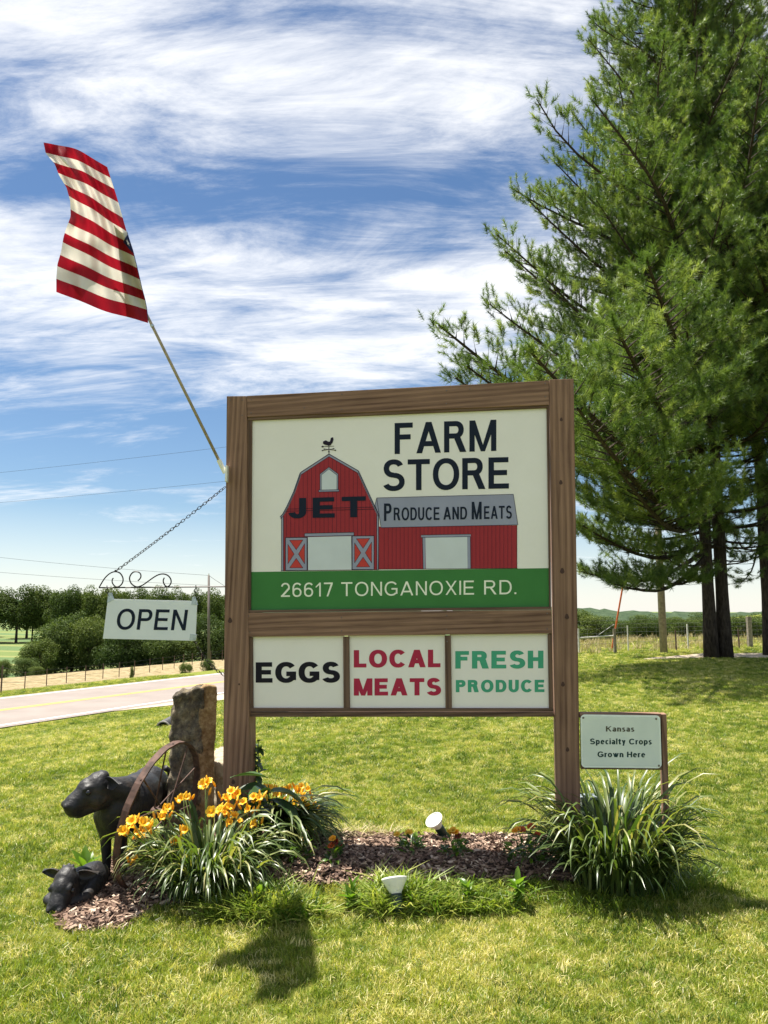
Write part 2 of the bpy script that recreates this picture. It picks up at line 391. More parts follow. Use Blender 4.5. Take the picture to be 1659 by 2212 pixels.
M['petal'] = petal('yellow_orange_petals', (0.88, 0.36, 0.008), (0.96, 0.58, 0.03)); M['petal_y'] = petal('yellow_petals', (0.75, 0.42, 0.02), (0.90, 0.62, 0.06)); M['petal_o'] = petal('orange_petals', (0.50, 0.06, 0.01), (0.80, 0.24, 0.02)); M['petal_r'] = petal('dark_red_petals', (0.15, 0.01, 0.005), (0.28, 0.03, 0.01))
k = NT('pine_bark'); v = k.coord('Object', (7, 7, 1.6)); n = k.noise(v, 2.4, 7, 0.7, 0.4)
M['bark'] = k.finish(k.bsdf(k.ramp(n, [(0.35, (0.018, 0.014, 0.012)), (0.65, (0.085, 0.068, 0.055))]), 0.95, 0, k.bump(n, 0.05), 0.1))
M['twig'] = simple('dry_twigs', (0.22, 0.10, 0.06), 0.8)
M['straw'] = leaf_mat('dry_straw_leaves', [(0, (0.289, 0.221, 0.102)), (1, (0.527, 0.442, 0.255))], 0.2, 0.6, True)
M['mulch'] = leaf_mat('mulch_chips', [(0, (0.034, 0.0187, 0.0127)), (0.4, (0.1275, 0.0748, 0.051)), (0.75, (0.2805, 0.187, 0.1318)), (1, (0.51, 0.3995, 0.2975))], 0.0, 0.85, True)
M['util'] = simple('weathered_utility_pole', (0.30, 0.25, 0.19), 0.85, 0, 0.3, 12)
M['wire'] = simple('dark_wire', (0.05, 0.05, 0.055), 0.6); M['fence_wire'] = simple('grey_fence_wire', (0.22, 0.22, 0.21), 0.6, 0.3)
M['orange'] = simple('orange_guard', (0.62, 0.13, 0.04), 0.5); M['tpost'] = simple('rusty_steel_post', (0.11, 0.07, 0.05), 0.8); M['white_post'] = simple('white_painted_post', (0.62, 0.60, 0.55), 0.6)
M['fence_wood'] = simple('grey_fence_wood', (0.26, 0.22, 0.17), 0.9, 0, 0.35, 14)
M['box'] = simple('grey_utility_box', (0.12, 0.14, 0.15), 0.4, 0.2)
M['pipe'] = simple('black_corrugated_pipe', (0.02, 0.02, 0.02), 0.6); M['pipe_rim'] = simple('grey_pipe_rim', (0.38, 0.35, 0.33), 0.7)

# ------------------------------------------------------------------ ground, road, fields, hills
def axis_pts(lo, hi, near, fine, grow):
    a = [0.0]; st = fine
    while a[-1] < hi:
        if a[-1] > near: st *= grow
        a.append(a[-1] + st)
    b = [0.0]; st = fine
    while b[-1] > lo:
        if -b[-1] > near: st *= grow
        b.append(b[-1] - st)
    return np.array(sorted(set(b[1:] + a)))
xs = axis_pts(-2500, 2500, 14, 0.22, 1.06); ys = axis_pts(-40, 2500, 14, 0.22, 1.05)
XX, YY = np.meshgrid(xs, ys); ZZ = tz(XX, YY)
V = np.stack([XX.ravel(), YY.ravel(), ZZ.ravel()], 1); nx, ny = len(xs), len(ys)
ii = (np.arange(ny - 1)[:, None] * nx + np.arange(nx - 1)[None, :]).ravel()
Fq = np.stack([ii, ii + 1, ii + nx + 1, ii + nx], 1)
k = NT('ground_cover'); geo = k.n('ShaderNodeNewGeometry'); sx_ = k.n('ShaderNodeSeparateXYZ'); k.l(geo.outputs['Position'], sx_.inputs[0])
P = geo.outputs['Position']
s_ = k.math('ADD', k.math('MULTIPLY', sx_.outputs[0], RN.x), k.math('MULTIPLY', sx_.outputs[1], RN.y)); s_ = k.math('SUBTRACT', s_, RA.x * RN.x + RA.y * RN.y)
nb = k.noise(P, 0.35, 5, 0.6); nf = k.noise(P, 9, 6, 0.7); nff = k.noise(P, 45, 4, 0.7)
sw = k.math('ADD', s_, k.math('MULTIPLY', k.math('SUBTRACT', nb, 0.5), 1.6))
lawn = k.ramp(k.math('ADD', k.math('MULTIPLY', nf, 0.5), k.math('MULTIPLY', nff, 0.5)), [(0.3, (0.0672, 0.1058, 0.0151)), (0.5, (0.1824, 0.2162, 0.0319)), (0.7, (0.3264, 0.3312, 0.0756))])
lawn = k.mix(k.math('MULTIPLY', nb, 0.35), lawn, (0.20, 0.19, 0.055))
hay = k.ramp(k.noise(P, 1.6, 8, 0.75), [(0.36, (0.119, 0.102, 0.0425)), (0.48, (0.2805, 0.221, 0.119)), (0.64, (0.408, 0.3315, 0.204))])
rough_g = k.ramp(nf, [(0.3, (0.04, 0.075, 0.02)), (0.7, (0.10, 0.14, 0.04))])
fieldn = k.n('ShaderNodeTexWave', wave_type='BANDS', bands_direction='X'); fieldn.inputs['Scale'].default_value = 0.012; fieldn.inputs['Distortion'].default_value = 1.5
mpf = k.n('ShaderNodeMapping'); mpf.inputs['Rotation'].default_value = (0, 0, 1.75); k.l(P, mpf.inputs[0]); k.l(mpf.outputs[0], fieldn.inputs['Vector'])
field = k.ramp(fieldn.outputs['Fac'], [(0.25, (0.10, 0.15, 0.06)), (0.45, (0.14, 0.18, 0.06)), (0.6, (0.24, 0.23, 0.09)), (0.8, (0.13, 0.17, 0.055))])
def step(a, b):
    m = k.n('ShaderNodeMapRange'); m.inputs['From Min'].default_value = a; m.inputs['From Max'].default_value = b; k.l(sw, m.inputs['Value']); return m.outputs[0]
c_ = k.mix(step(-44, -41), field, rough_g)
c_ = k.mix(step(-36.5, -35.5), c_, hay)
c_ = k.mix(step(-22.4, -21.6), c_, lawn)
M['ground'] = k.finish(k.bsdf(c_, 0.95, 0, k.bump(k.math('ADD', nf, nff), 0.05), 0.1))
ground = mesh_np('ground', V, Fq, M['ground'], None, True); ground['kind'] = 'structure'; ground['label'] = 'rolling mown lawn and fields'

def strip(name, path, s0, s1, lift, m, nseg=3, kind='structure'):
    v = []; f = []
    for (q, t) in path:
        nr = Vector((t.y, -t.x))
        for j in range(nseg + 1):
            s = s0 + (s1 - s0) * j / nseg; p = q + nr * s
            v.append((p.x, p.y, tzf(p.x, p.y) + lift))
    for i in range(len(path) - 1):
        for j in range(nseg):
            a = i * (nseg + 1) + j; f.append((a, a + 1, a + nseg + 2, a + nseg + 1))
    o = mesh_obj(name, v, f, m)
    if kind: o['kind'] = kind
    return o
RP = []
q = RA - RD * 60
for i in range(58):
    RP.append((q.copy(), RD.copy())); q = q + RD * 1.5
q = RP[-1][0].copy(); t = RD.copy()
for i in range(70):
    t = (Matrix.Rotation(math.radians(1.5 if i < 22 else 0), 2) @ t); q = q + t * 2.5; RP.append((q.copy(), t.copy()))
k = NT('worn_asphalt'); P = k.n('ShaderNodeNewGeometry').outputs['Position']; n = k.noise(P, 0.8, 5); f_ = k.noise(P, 60, 4)
M['road'] = k.finish(k.bsdf(k.ramp(k.math('ADD', k.math('MULTIPLY', n, 0.6), k.math('MULTIPLY', f_, 0.4)), [(0.3, (0.192, 0.1617, 0.1431)), (0.7, (0.2614, 0.2253, 0.2012))]), 0.85, 0, k.bump(f_, 0.004), 0.2))
M['yellow'] = simple('yellow_road_paint', (0.62, 0.38, 0.06), 0.6, 0, 0.15, 3); M['whiteline'] = simple('white_road_paint', (0.82, 0.80, 0.76), 0.6, 0, 0.1, 3)
road = strip('road', RP, -6.9, 0.35, 0.03, M['road'], 6); road['label'] = 'two lane country road'
strip('road_edge_line', RP, -0.13, 0.0, 0.036, M['whiteline'], 1); strip('road_edge_line', RP, -6.55, -6.43, 0.036, M['whiteline'], 1)
strip('road_centre_line', RP, -3.45, -3.33, 0.036, M['yellow'], 1); strip('road_centre_line', RP, -3.21, -3.09, 0.036, M['yellow'], 1)
M['gravel'] = stone_mat('pale_gravel', [(0.3, (0.255, 0.1955, 0.1275)), (0.5, (0.442, 0.3655, 0.2635)), (0.7, (0.578, 0.51, 0.3995))], 0.01)
def draped(name, poly, lift, m, n=16):
    """quad in picture points draped on the ground"""
    a, b, c, d = [Vector((g.x, g.y)) for g in (G(*p) for p in poly)]
    v = []; f = []
    for i in range(n + 1):
        for j in range(n + 1):
            u, w = i / n, j / n; p = (a * (1 - u) + b * u) * (1 - w) + (d * (1 - u) + c * u) * w
            v.append((p.x, p.y, tzf(p.x, p.y) + lift))
    for i in range(n):
        for j in range(n):
            q_ = i * (n + 1) + j; f.append((q_, q_ + n + 1, q_ + n + 2, q_ + 1))
    o = mesh_obj(name, v, f, m); o['kind'] = 'structure'; return o
gi = [i for i, (q, t) in enumerate(RP) if 26.2 < q.y < 60]
v = []; f = []
for n_, i in enumerate(gi):
    q, t = RP[i]; nr = Vector((t.y, -t.x)); wmax = min(3.4, .35 + n_ * .42)
    for j in range(5):
        p = q + nr * (.30 + (wmax - .30) * j / 4); v.append((p.x, p.y, tzf(p.x, p.y) + .022 + .004 * (j == 0)))
for a in range(len(gi) - 1):
    for j in range(4): b_ = a * 5 + j; f.append((b_, b_ + 1, b_ + 6, b_ + 5))
o = mesh_obj('gravel_shoulder', v, f, M['gravel']); o['kind'] = 'structure'
draped('gravel_driveway', [(1380, 1425), (1780, 1421), (1800, 1410), (1500, 1413)], 0.015, M['gravel'])

# ------------------------------------------------------------------ the farm store sign
TH = math.radians(8.0); QS = Vector((0, 4.65, 0)); NS = Vector((-math.sin(TH), -math.cos(TH), 0)); AS = Vector((math.cos(TH), -math.sin(TH), 0))
def S(x, y, off=0.0, pl=None):
    """picture point on the sign's plane, moved off metres towards the front"""
    q, n = pl if pl else (QS, NS)
    r = ray(x, y); t = ((q + n * off) - EYE).dot(n) / r.dot(n); return EYE + r * t
def bevel_obj(o, w=0.003):
    bm = bmesh.new(); bm.from_mesh(o.data); bmesh.ops.recalc_face_normals(bm, faces=bm.faces)
    bmesh.ops.bevel(bm, geom=list(bm.edges), offset=w, segments=2, affect='EDGES', profile=0.6); bm.to_mesh(o.data); bm.free()
def set_lc(o, long_axis, cross, org=None):
    me = o.data; n = len(me.vertices); co = np.empty(n * 3, np.float32); me.vertices.foreach_get('co', co); co = co.reshape(-1, 3)
    L = np.array(long_axis.normalized()); Cx = np.array(cross.normalized()); Nn = np.cross(L, Cx); r = rng.random(3) * 9
    a = me.attributes.new('lc', 'FLOAT_VECTOR', 'POINT'); a.data.foreach_set('vector', np.stack([co @ L + r[0], co @ Cx + r[1], co @ Nn + r[2] * 0.3], 1).astype(np.float32).ravel())
def slab(name, quad, off, depth, m, parent, base, bev=0.003, pl=None, horizontal=None):
    """board: quad of picture points (tl, tr, br, bl) on the plane; front at off, going back by depth"""
    n = pl[1] if pl else NS
    f = [S(x, y, off, pl) for x, y in quad]; b = [p - n * depth for p in f]
    o = mesh_obj(name, f + b, [(0, 3, 2, 1), (4, 5, 6, 7), (0, 1, 5, 4), (1, 2, 6, 5), (2, 3, 7, 6), (3, 0, 4, 7)], m, parent)
    if bev: bevel_obj(o, bev)
    w = (f[1] - f[0]).length; h = (f[3] - f[0]).length
    if horizontal is None: horizontal = w > h
    if horizontal: set_lc(o, f[1] - f[0], f[3] - f[0])
    else: set_lc(o, f[3] - f[0], f[1] - f[0])
    return kid(o, base)
def poly_px(name, polys, m, parent, base, step=0.0, off=0.0, pl=None):
    """flat printed shapes: polygons of picture points, each laid on the plane"""
    b = MB()
    for i, p in enumerate(polys): b.poly([S(x, y, off + step * i, pl) for x, y in reversed(p)])
    return kid(b.build(name, m, parent), base)
def line_px(p, q, w):
    d = Vector((q[0] - p[0], q[1] - p[1])); 
    if d.length < 1e-6: d = Vector((1, 0))
    n = Vector((-d.y, d.x)).normalized() * w / 2
    return [(p[0] + n.x, p[1] + n.y), (q[0] + n.x, q[1] + n.y), (q[0] - n.x, q[1] - n.y), (p[0] - n.x, p[1] - n.y)]

# stroke lettering (cap height 1); a glyph is a list of convex pieces
def glyph(ch, v, h):
    R = []
    def Q(a): R.append(a)
    def VB(x, y0, y1): Q([(x, y0), (x + v, y0), (x + v, y1), (x, y1)])
    def HB(y, x0, x1, hh=None): hh = hh or h; Q([(x0, y), (x1, y), (x1, y + hh), (x0, y + hh)])
    def DG(x0, y0, x1, y1, t=None):
        t = t or v * 1.08; Q([(x0, y0), (x0 + t, y0), (x1 + t, y1), (x1, y1)])
    def ARC(cx, cy, rx, ry, a0, a1, e=0.93, vv=None, hh=None):
        n = max(6, int(abs(a1 - a0) / 12)); vv = vv or v; hh = hh or h
        def P(rx_, ry_, a):
            c, s = math.cos(a), math.sin(a)
            return (cx + rx_ * math.copysign(abs(c) ** e, c), cy + ry_ * math.copysign(abs(s) ** e, s))
        for i in range(n):
            a, b = math.radians(a0 + (a1 - a0) * i / n), math.radians(a0 + (a1 - a0) * (i + 1) / n)
            Q([P(rx - vv, ry - hh, a), P(rx, ry, a), P(rx, ry, b), P(rx - vv, ry - hh, b)])
    X = 0.70
    if ch == 'F': VB(0, 0, 1); HB(1 - h, 0, .70); HB(.46, 0, .62); return R, .72
    if ch == 'E': VB(0, 0, 1); HB(1 - h, 0, .74); HB(.51 - h / 2, 0, .69); HB(0, 0, .76); return R, .78
    if ch == 'L': VB(0, 0, 1); HB(0, 0, .68); return R, .70
    if ch == 'T': HB(1 - h, 0, .82); VB(.41 - v / 2, 0, 1); return R, .82
    if ch == 'H': VB(0, 0, 1); VB(.80 - v, 0, 1); HB(.52 - h / 2, 0, .8); return R, .80
    if ch == 'I': VB(0, 0, 1); return R, v
    if ch == 'N': VB(0, 0, 1); VB(.80 - v, 0, 1); Q([(0, 1), (v * 1.0, 1), (.80, 0), (.80 - v, 0)]); return R, .80
    if ch == 'M': VB(0, 0, 1); VB(1.04 - v, 0, 1); t = v * .98; Q([(0, 1), (t * 1.1, 1), (.52 + t * .40, 0), (.52 - t * .40, 0)]); Q([(1.04, 1), (1.04 - t * 1.1, 1), (.52 - t * .40, 0), (.52 + t * .40, 0)]); return R, 1.04
    if ch == 'A': t = v * 1.08; DG(0, 0, .475 - t / 2, 1, t); Q([(.95 - t, 0), (.95, 0), (.475 + t / 2, 1), (.475 - t / 2, 1)]); HB(.22, .18, .77); return R, .95
    if ch == 'K': VB(0, 0, 1); Q([(v * .7, .32), (v * .7, .56), (.62, 1), (.82, 1)]); Q([(.24, .56), (.42, .66), (.84, 0), (.62, 0)]); return R, .84
    if ch == 'X': DG(0, 0, .80 - v, 1); DG(.80 - v, 0, 0, 1); return R, .82
    if ch in 'PR':
        m_ = .42 if ch == 'P' else .44
        VB(0, 0, 1); HB(1 - h, 0, .46); HB(m_, 0, .46); ARC(.45, (1 + m_) / 2, .31, (1 - m_) / 2, -90, 90)
        if ch == 'R': Q([(.36, m_ + h * .4), (.36 + v * 1.25, m_ + h * .4), (.86, 0), (.86 - v * 1.22, 0)]); return R, .86
        return R, .77
    if ch == 'D': VB(0, 0, 1); HB(1 - h, 0, .42); HB(0, 0, .42); ARC(.41, .5, .43, .5, -90, 90); return R, .84
    if ch == 'O': ARC(.49, .5, .49, .515, 0, 360); return R, .98
    if ch == 'C': ARC(.47, .5, .47, .515, 40, 322); return R, .90
    if ch == 'G': ARC(.49, .5, .49, .515, 38, 318); HB(.54 - h, .50, .94); VB(.94 - v, .12, .54); return R, .95
    if ch == 'U': VB(0, .36, 1); VB(.80 - v, .36, 1); ARC(.40, .38, .40, .395, 180, 360); return R, .80
    if ch == 'J': VB(.62 - v, .33, 1); ARC(.31, .33, .31, .345, 190, 360); return R, .62
    if ch == 'S':
        r2 = .5 + h / 2; ru = r2 / 2 + .005; 
        ARC(.41, 1.015 - ru, .37, ru, 22, 270); ARC(.41, -.015 + ru + 0.0, .41, ru, 90, -158); return R, .82
    if ch == '2': ARC(.33, .68, .33, .335, -22, 168); Q([(.02, h * .8), (.02 + v * 1.5, h * .8), (.66, .56), (.66 - v * 1.2, .62)]); HB(0, 0, .67); return R, .67
    if ch == '6': ARC(.34, .315, .34, .33, 0, 360); ARC(.36, .62, .36, .395, 38, 182); VB(0, .3, .63); return R, .68
    if ch == '1': VB(.26, 0, 1); Q([(.0, .72), (.26 + v * .2, 1), (.26 + v * .2, .84), (.0, .62)]); return R, .30 + v
    if ch == '7': HB(1 - h, 0, .66); Q([(.20, 0), (.20 + v, 0), (.66, 1 - h), (.66 - v * 1.2, 1 - h)]); return R, .66
    if ch == '.': Q([(0, 0), (v, 0), (v, v), (0, v)]); return R, v
    # lower case (x height .75)
    if ch == 'a': VB(.56 - v, 0, .5); ARC(.28, .48, .28, .28, 0, 155); ARC(.28, .215, .28, .235, 0, 360); return R, .56
    if ch == 'n': VB(0, 0, .75); ARC(.30, .44, .30, .32, 0, 180); VB(.60 - v, 0, .45); return R, .60
    if ch == 's': ARC(.25, .75 - .21, .24, .225, 25, 270, 1); ARC(.25, .21, .26, .225, 90, -155, 1); return R, .50
    if ch == 'p': VB(0, -.25, .75); ARC(.31, .375, .31, .39, 0, 360); return R, .62
    if ch == 'e': ARC(.31, .375, .31, .39, 0, 318); HB(.33, .06, .60, h * .8); return R, .62
    if ch == 'c': ARC(.29, .375, .29, .39, 48, 312); return R, .52
    if ch == 'i': VB(0, 0, .75); Q([(0, .85), (v, .85), (v, 1.02), (0, 1.02)]); return R, v
    if ch == 'l': VB(0, 0, 1.03); return R, v
    if ch == 't': VB(.10, .08, .95); HB(.75 - h, 0, .42); HB(0, .14, .42); return R, .42
    if ch == 'y': Q([(0, .75), (v * 1.1, .75), (.36, 0), (.26, 0)]); Q([(.60, .75), (.60 - v * 1.1, .75), (.12, -.25), (.12 + v, -.25)]); return R, .60
    if ch == 'r': VB(0, 0, .75); ARC(.30, .42, .30, .33, 70, 180); return R, .40
    if ch == 'o': ARC(.33, .375, .33, .39, 0, 360); return R, .66
    if ch == 'w': t = v * .9; Q([(0, .75), (t, .75), (.22 + t, 0), (.22, 0)]); Q([(.22, 0), (.22 + t, 0), (.45 + t / 2, .75), (.45 - t / 2, .75)]); Q([(.45 - t / 2, .75), (.45 + t / 2, .75), (.68, 0), (.68 - t, 0)]); Q([(.68 - t, 0), (.68, 0), (.9, .75), (.9 - t, .75)]); return R, .90
    return R, .35
def text_px(name, s, x0, yb0, x1, yb1, h0, h1, m, parent, base, v=.2, h=.17, sp=.13, space=.38, shear=0.0, off=0.004, pl=None):
    """lettering fitted between two baseline points; h0/h1 = cap height at each end; smaller caps follow a tilde"""
    adv = 0; items = []
    for ch in s:
        if ch == ' ': adv += space; continue
        g, w = glyph(ch, v, h); items.append((g, adv)); adv += w + sp
    W = adv - sp; b = MB(); kx = (x1 - x0) / W; c = 0
    for g, a in items:
        for i, q in enumerate(g):
            pts = []
            for (gx, gy) in q:
                u = (a + gx) / W; hh = h0 + (h1 - h0) * u
                pts.append(S(x0 + (x1 - x0) * u + shear * gy * hh, yb0 + (yb1 - yb0) * u - gy * hh, off + 0.00004 * (i % 24), pl))
            b.poly(pts)
    o = b.build(name, m, parent)
    bm = bmesh.new(); bm.from_mesh(o.data)
    for f in bm.faces:
        f.normal_update()
        if f.normal.dot(pl[1] if pl else NS) < 0: f.normal_flip()
    bm.to_mesh(o.data); bm.free()
    return kid(o, base)

SB = Vector(S(865, 1850)); SB.z = 0
sign = thing('farm_store_sign', 'large brown timber framed farm store sign with red barn picture', 'sign', SB)
def base_px(xt, yt, xb, yb, d=0.0):
    return xb + (xb - xt) / (yb - yt) * 150
# two posts go down into the ground
slab('post', [(489.6, 855.6), (532.4, 855.2), (540.5, 1890), (479.5, 1890)], 0.0, 0.135, M['wood'], sign, SB)
slab('post', [(1186.4, 819.4), (1239.2, 818.2), (1256.5, 1905), (1205.5, 1905)], 0.0, 0.135, M['wood'], sign, SB)
slab('top_rail', [(532.9, 854.9), (1186.0, 821.8), (1186.0, 874.4), (533.8, 901)], -0.004, 0.04, M['wood'], sign, SB)
slab('middle_rail', [(530.8, 1323.7), (1190.8, 1317.3), (1192.0, 1368.5), (531.4, 1375.8)], -0.004, 0.04, M['wood'], sign, SB)
slab('top_rail', [(535, 858), (1186.0, 826), (1186.0, 874), (536, 901)], -0.10, 0.035, M['wood'], sign, SB)
slab('bottom_rail', [(533.7, 1538.5), (1196.3, 1538.8), (1197.0, 1548.5), (534.2, 1548.8)], -0.022, 0.085, M['wood_dark'], sign, SB)
slab('bottom_trim', [(533.6, 1529.5), (1195.6, 1530.2), (1196.1, 1537.6), (533.7, 1537.4)], -0.012, 0.03, M['wood_dark'], sign, SB, 0.002)
def strip_trim(nm, q, off=-0.016, d=0.02): return slab(nm, q, off, d, M['wood_dark'], sign, SB, 0.002)
strip_trim('side_trim', [(535.0, 906.8), (544, 906.2), (541.2, 1318), (530.6, 1318.6)])
strip_trim('side_trim', [(1180.6, 878.2), (1186.2, 877.9), (1190.6, 1311), (1186.5, 1311.3)])
strip_trim('panel_top_trim', [(534.8, 901.6), (1186.2, 874.9), (1186.0, 880.4), (535.0, 907.9)], -0.012)
strip_trim('panel_bottom_trim', [(531, 1318.2), (1190.6, 1310.4), (1190.8, 1316.8), (531, 1323.2)], -0.008)
strip_trim('side_trim', [(533.0, 1376.8), (545.4, 1376.6), (546.4, 1529.2), (533.6, 1529.3)])
strip_trim('side_trim', [(1183.2, 1369.8), (1192.2, 1369.6), (1195.4, 1530), (1186.0, 1530)])
strip_trim('divider', [(741.0, 1375.0), (753.9, 1374.9), (755.4, 1529.6), (742.0, 1529.5)])
strip_trim('divider', [(960.6, 1372.6), (973.7, 1372.4), (976.0, 1530), (962.2, 1529.9)])
PO = -0.030                                  # panel faces lie 3 cm behind the front of the posts
panel = slab('main_panel', [(542, 904), (1186, 877), (1190, 1314), (540, 1322)], PO, 0.012, M['panel'], sign, SB, 0)
p1 = slab('small_panel', [(543, 1364), (743, 1363), (744, 1533), (545, 1533)], PO, 0.012, M['panel'], sign, SB, 0); p1['label'] = 'white panel reading EGGS'
p2 = slab('small_panel', [(752, 1362), (962, 1360), (964, 1533), (754, 1533)], PO, 0.012, M['panel'], sign, SB, 0); p2['label'] = 'white panel reading LOCAL MEATS'
p3 = slab('small_panel', [(972, 1360), (1185, 1358), (1188, 1533), (974, 1533)], PO, 0.012, M['panel'], sign, SB, 0); p3['label'] = 'white panel reading FRESH PRODUCE'
def lay(i): return PO + 0.0005 * i + 0.0006
Z0 = Vector((0, 0, 0))
def onp(o, par):                              # a print whose parent is a panel (panels share the sign's origin)
    return o
poly_px('green_band', [[(541, 1235.5), (1185.6, 1227.2), (1189.6, 1314), (540, 1322)]], M['green'], panel, SB, 0, lay(0))
def b4(x, y): return (518.4 + x * .2083, 933.1 + y * .2083)          # barn detail picture points
def c1(x, y): return (466.6 + x * .4896, 794.9 + y * .4896)
barn_wall = [b4(*p) for p in [(430, 1440), (430, 878), (490, 790), (560, 640), (635, 428), (923, 240), (1215, 412), (1300, 600), (1395, 800), (1432, 852), (1435, 1428)]]
poly_px('barn_wall_print', [barn_wall, [c1(*p) for p in [(716, 700), (1328, 694), (1328, 885), (716, 888)]]], M['red'], panel, SB, 0, lay(0))
ln = []
def B(p, q, w=1.1): ln.append(line_px(p, q, w))
roof = [(418, 878), (445, 850), (490, 768), (560, 615), (628, 420), (923, 228), (1226, 402), (1310, 585), (1405, 790), (1434, 850)]
rp = [b4(*p) for p in roof]
grey = []
for a, b_ in zip(rp[:-1], rp[1:]):
    grey.append(line_px((a[0], a[1] + 2.2), (b_[0], b_[1] + 2.2), 4.6))
grey += [line_px(b4(440, 880), b4(440, 1438), 3.6), line_px(b4(1426, 850), b4(1428, 1428), 3.2)]
# roof of the side barn, header boards, shutters, window frame
roofside = [[c1(*p) for p in [(709, 573), (1312, 557), (1332, 692), (728, 704)]], [c1(*p) for p in [(709, 573), (701, 606), (720, 652)]]]
grey += roofside
grey += [[b4(*p) for p in [(670, 1052), (1182, 1041), (1182, 1074), (670, 1084)]], [c1(*p) for p in [(905, 737), (1124, 733), (1124, 744), (905, 748)]],
         [c1(*p) for p in [(911, 748), (924, 748), (924, 886), (914, 886)]], [c1(*p) for p in [(1108, 744), (1122, 744), (1124, 885), (1110, 885)]],
         [b4(*p) for p in [(816, 602), (1028, 598), (1028, 617), (816, 622)]], [b4(*p) for p in [(829, 602), (829, 436), (922, 364), (1018, 436), (1018, 599)]]]
for (x0, x1) in ((472, 695), (1163, 1390)):
    yt = 1096 if x0 < 900 else 1079; yb = 1436 if x0 < 900 else 1427
    q = [b4(x0, yt), b4(x1, yt - 2), b4(x1, yb), b4(x0, yb)]; grey.append(q)
poly_px('grey_roof_and_trim_print', grey, M['grey_print'], panel, SB, 0.00003, lay(1))
whites = [[b4(*p) for p in [(845, 600), (845, 446), (922, 384), (1004, 446), (1004, 598)]], [b4(*p) for p in [(704, 1090), (1154, 1080), (1157, 1428), (706, 1434)]], [c1(*p) for p in [(924, 748), (1108, 744), (1110, 885), (926, 886)]]]
poly_px('window_print', whites[:1], M['white_print'], panel, SB, 0, lay(2.6))
for w_ in whites[1:]: poly_px('door_print', [w_], M['white_print'], panel, SB, 0, lay(2.6))
reds = []
for (x0, x1) in ((472, 695), (1163, 1390)):
    yt = 1096 if x0 < 900 else 1079; yb = 1436 if x0 < 900 else 1427; w = x1 - x0; hh = yb - yt; cx, cy = (x0 + x1) / 2, (yt + yb) / 2
    T1 = [(x0 + .19 * w, yt + .08 * hh), (x1 - .19 * w, yt + .07 * hh), (cx, cy - .13 * hh)]; T2 = [(x0 + .19 * w, yb - .08 * hh), (cx, cy + .13 * hh), (x1 - .19 * w, yb - .08 * hh)]
    T3 = [(x0 + .11 * w, yt + .20 * hh), (cx - .10 * w, cy), (x0 + .11 * w, yb - .20 * hh)]; T4 = [(x1 - .11 * w, yt + .18 * hh), (x1 - .11 * w, yb - .20 * hh), (cx + .10 * w, cy)]
    for T in (T1, T2, T3, T4):
        reds.append([b4(*p) for p in T])
        for i in range(3): B(b4(*T[i]), b4(*T[(i + 1) % 3]), .8)
    for a, b_ in (((x0, yt), (x1, yt - 2)), ((x1, yt), (x1, yb)), ((x1, yb), (x0, yb)), ((x0, yb), (x0, yt))): B(b4(*a), b4(*b_), 1.3)
for w_ in (reds[:4], reds[4:]): poly_px('shutter_print', w_, M['red2'], panel, SB, 0, lay(2.6))
vlines = []
x = 482
def roof_y(x):
    for (a, b_) in zip(roof[:-1], roof[1:]):
        if a[0] <= x <= b_[0]: return a[1] + (b_[1] - a[1]) * (x - a[0]) / (b_[0] - a[0]) + 26
    return 900
while x < 1415:
    segs = [(roof_y(x), 1432)]
    if 668 < x < 1184: segs = [(roof_y(x), 1046)]
    elif 470 < x < 700 or 1160 < x < 1392: segs = [(roof_y(x), 1090)]
    if 816 < x < 1030: segs = [(roof_y(x), 366 + abs(x - 922) * .77), (622, 1046)]
    for a, b_ in segs:
        if b_ > a: vlines.append(line_px(b4(x, a), b4(x, b_), 0.62))
    x += 43.3
x = 742
while x < 1322:
    if not 903 < x < 1126: vlines.append(line_px(c1(x, 702 - (x - 727) * .015), c1(x, 887), 0.62))
    else: vlines.append(line_px(c1(x, 702 - (x - 727) * .015), c1(x, 734), 0.62))
    x += 17.6
poly_px('siding_line_print', vlines, M['line'], panel, SB, 0, lay(0.8))
for a, b_ in zip(rp[:-1], rp[1:]): B(a, b_, 1.5); B((a[0], a[1] + 5.4), (b_[0], b_[1] + 5.4), 0.8)
for p, q in (((430, 878), (430, 1440)), ((450, 880), (450, 1438)), ((1418, 855), (1420, 1428)), ((1436, 850), (1438, 1428)), ((485, 800), (1375, 779)), ((480, 822), (1395, 800)), ((700, 1088), (702, 1438)), ((1157, 1080), (1160, 1428)),
             ((670, 1052), (1182, 1041)), ((1182, 1041), (1182, 1074)), ((1182, 1074), (670, 1084)), ((670, 1084), (670, 1052)), ((816, 602), (1028, 598)), ((1028, 598), (1028, 617)), ((1028, 617), (816, 622)), ((816, 622), (816, 602)),
             ((829, 602), (829, 436)), ((829, 436), (922, 364)), ((922, 364), (1018, 436)), ((1018, 436), (1018, 599)), ((845, 600), (845, 446)), ((845, 446), (922, 384)), ((922, 384), (1004, 446)), ((1004, 446), (1004, 598)), ((424, 1441), (1440, 1429))): B(b4(*p), b4(*q), 1.0 if p[0] not in (845, 1004) else .6)
for p, q in (((709, 573), (1312, 557)), ((1312, 557), (1332, 692)), ((1332, 692), (728, 704)), ((728, 704), (709, 573)), ((709, 573), (701, 606)), ((701, 606), (720, 652)), ((1328, 694), (1328, 885)), ((905, 737), (1124, 733)), ((905, 748), (1124, 744)), ((911, 748), (914, 886)), ((1122, 744), (1124, 885)), ((716, 888), (1330, 884)), ((718, 650), (716, 888))): B(c1(*p), c1(*q), .9)
